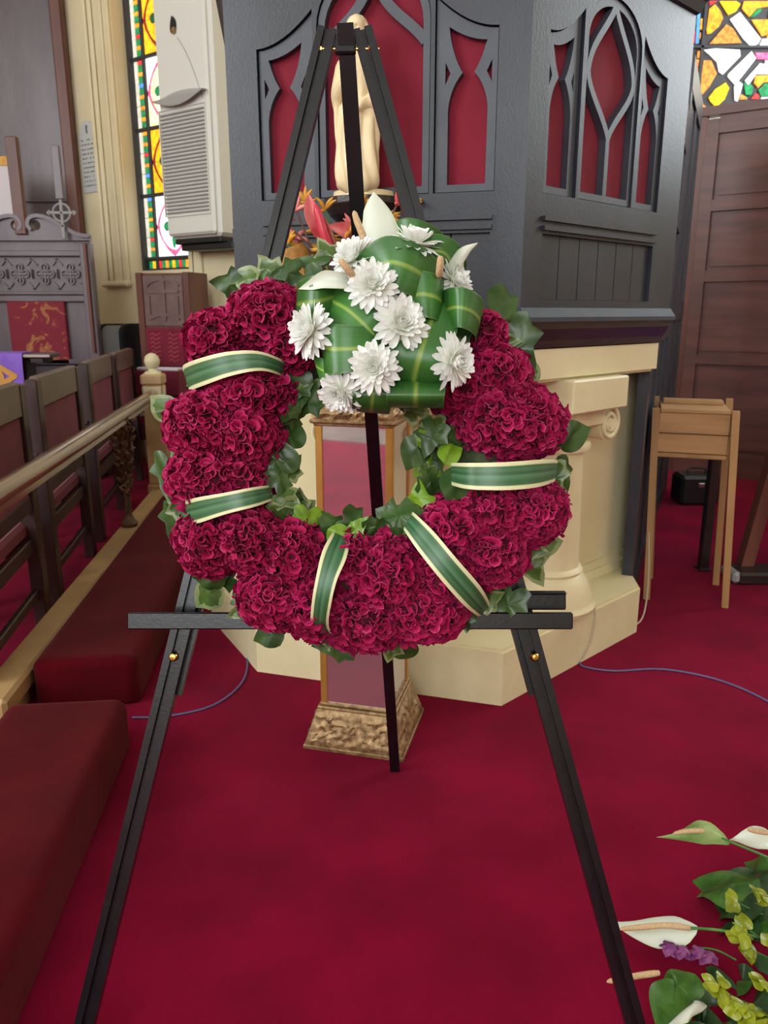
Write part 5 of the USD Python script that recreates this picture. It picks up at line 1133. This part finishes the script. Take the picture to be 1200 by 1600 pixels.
# flowers lying on the carpet at the lower right
def fl(u, v, z=.03):
    d = A([(u - 600) / FPX, CP - (v - 800) / FPX * SP, -SP - (v - 800) / FPX * CP]); return A([0, 0, EYE]) + d * ((z - EYE) / d[2])
FS = thing('floral_spray', 'loose spray of anthuriums, green leaves and orchid lying on the carpet at lower right', 'flowers', (.70, 1.3, 0))
def fh(x, y, z=0.): return A([x, y, z])
m_yg = leafmat('yellow_green_leaf', lin(126, 142, 14), lin(166, 174, 36), lin(190, 196, 60), 2, 2.1)
m_gl = leafmat('floor_green_leaf', lin(40, 84, 24), lin(74, 120, 40), lin(90, 136, 60), .95, 1.2)
m_gd = leafmat('floor_dark_leaf', lin(30, 62, 26), lin(48, 84, 38), lin(60, 96, 50), .95, 1.2)
m_orch = M('purple_orchid_petal', lin(96, 20, 96), lin(140, 70, 120), scale=60, rough=.6)
m_spg = M('greenish_spathe_back', lin(96, 130, 60), lin(150, 168, 104), scale=14, rough=.4)
def stem(pts, r=.003): obj('stem', tube(spline(pts, 18), r, 7), m_stem, FS, smooth=True)
def fa(pts, hw, cup, mat, spx=None, r=.006):
    s, rim = spathe_grid(pts, hw, cup); a = obj('anthurium', s, mat, FS, smooth=True, prims={'rim': rim})
    if spx: obj('spadix', spadix(spx, r), m_spadix, a, smooth=True)
fa([fl(1090, 1448, .05), fl(1060, 1452, .045), fl(1015, 1456, .035), fl(975, 1448, .03), fl(955, 1438, .025)], [fh(0, .022), fh(.0, .034, .006), fh(0, .033, .006), fh(0, .024), fh(0, .02)], .12, m_spathe, [fl(1078, 1450, .06), fl(1040, 1446, .062), fl(1000, 1449, .055), fl(968, 1452, .045)], .0062)
stem([fl(1078, 1450, .05), fl(1120, 1453, .05), fl(1165, 1460, .06), fl(1230, 1475, .05)])
fa([fl(1140, 1318, .10), fl(1115, 1305, .10), fl(1090, 1304, .09), fl(1060, 1308, .08), fl(1026, 1308, .07)], [fh(.004, .018, .006), fh(.0, .024, .012), fh(0, .022, .014), fh(0, .014, .006), fh(0, .01)], -.5, m_spg, [fl(1100, 1298, .12), fl(1070, 1299, .115), fl(1052, 1303, .105)], .0055)
stem([fl(1128, 1310, .10), fl(1165, 1325, .11), fl(1200, 1340, .10), fl(1260, 1370, .05)])
fa([fl(1215, 1320, .10), fl(1190, 1312, .11), fl(1165, 1312, .10), fl(1140, 1312, .09)], [fh(0, .02, .01), fh(0, .024, .012), fh(0, .02, .01), fh(0, .012)], -.4, m_spathe, [fl(1200, 1302, .13), fl(1180, 1299, .135), fl(1168, 1296, .14)], .005)
fa([fl(1105, 1572, .06), fl(1085, 1572, .075), fl(1065, 1582, .07), fl(1042, 1602, .05)], [fh(.008, .016), fh(.010, .018), fh(.012, .018), fh(.01, .012)], .5, m_spathe)
obj('spadix', spadix([fl(1030, 1520, .07), fl(1000, 1524, .07), fl(970, 1530, .065), fl(948, 1534, .06)], .0058), m_spadix, FS, smooth=True)
def fleaf(c, size, ang, mat, lobes=False, tilt=0., roll=0., z=.03, curl=.2, sx=1.0):
    m, rim = ivy(A([0., 0, 0]), size, math.radians(ang), tilt, roll, lobes, curl)
    v = A(m.vertices); b = np.stack([v @ X3, v @ EU, v @ EN], 1); b[:, 0] *= sx; m.vertices = fl(c[0], c[1], z) + b
    obj('leaf', m, mat, FS, smooth=True, prims={'rim': rim})
for c, size, ang, mat, tilt, roll, z in (((1185, 1385), .15, 150, m_gl, -.35, .1, .05), ((1215, 1372), .14, 172, m_gd, -.3, .1, .045), ((1205, 1425), .13, 185, m_gd, -.5, 0, .03), ((1185, 1440), .11, 160, m_gd, -.5, .2, .02), ((1130, 1520), .10, 215, m_gd, -.6, 0, .012), ((1180, 1520), .11, 200, m_gd, -.6, 0, .012), ((1120, 1590), .12, 200, m_gd, -.6, 0, .012), ((1215, 1610), .13, 180, m_gd, -.6, 0, .015), ((1170, 1540), .10, 120, m_gl, -.6, 0, .012), ((1090, 1575), .10, 160, m_gd, -.7, 0, .01), ((1190, 1400), .12, 165, m_gd, -.5, .2, .05), ((1205, 1345), .13, 190, m_gl, -.6, .2, .04), ((1200, 1420), .11, 200, m_gd, -.7, 0, .03), ((1150, 1440), .10, 120, m_gd, -.9, .1, .02), ((1230, 1430), .12, 150, m_gl, -.6, .1, .04),
                                         ((1062, 1515), .10, 240, m_gl, -.2, .5, .06), ((1062, 1540), .09, 232, m_gl, -.3, -.3, .05), ((1090, 1540), .09, 300, m_gd, -.6, 0, .02), ((1160, 1580), .10, 200, m_gd, -.7, 0, .02), ((1210, 1560), .12, 170, m_gd, -.6, 0, .02), ((1100, 1600), .10, 250, m_gd, -.6, 0, .02), ((1200, 1500), .10, 210, m_gd, -.7, 0, .015), ((1150, 1610), .10, 180, m_gl, -.6, .2, .03)):
    fleaf(c, size, ang, mat, False, tilt, roll, z)
yg = random.Random(8)
for (u, v, z, n_) in ((1172, 1455, .09, 6), (1160, 1475, .08, 4), (1130, 1548, .09, 6), (1165, 1575, .08, 6), (1200, 1405, .09, 4), (1145, 1405, .07, 2), (1200, 1540, .08, 5), (1195, 1590, .07, 6), (1205, 1470, .08, 5)):
    stem([fl(u, v, z), fl(u + 20, v + 12, z * .6), fl(u + 60, v + 30, .015)], .002)
    for k in range(n_): fleaf((u + yg.uniform(-8, 8), v + yg.uniform(-6, 6)), yg.uniform(.030, .042), yg.uniform(60, 300), m_yg, False, yg.uniform(-.6, .5), yg.uniform(-.5, .5), z + yg.uniform(-.01, .02), .25, .8)
stem([fl(1150, 1500, .02), fl(1120, 1485, .03), fl(1085, 1480, .03)], .002)
og = random.Random(12)
for (u, v) in ((1046, 1476), (1066, 1482), (1092, 1484), (1108, 1490)):
    for k in range(5):
        m, rim = ivy(A([0., 0, 0]), og.uniform(.022, .030), k * 1.257 + og.uniform(-.3, .3), -.5, .2, False, .3); vv = A(m.vertices); m.vertices = fl(u, v, .045) + np.stack([vv @ X3, vv @ EU, vv @ EN], 1)
        obj('orchid_petal', m, m_orch, FS, smooth=True, prims={'rim': rim})
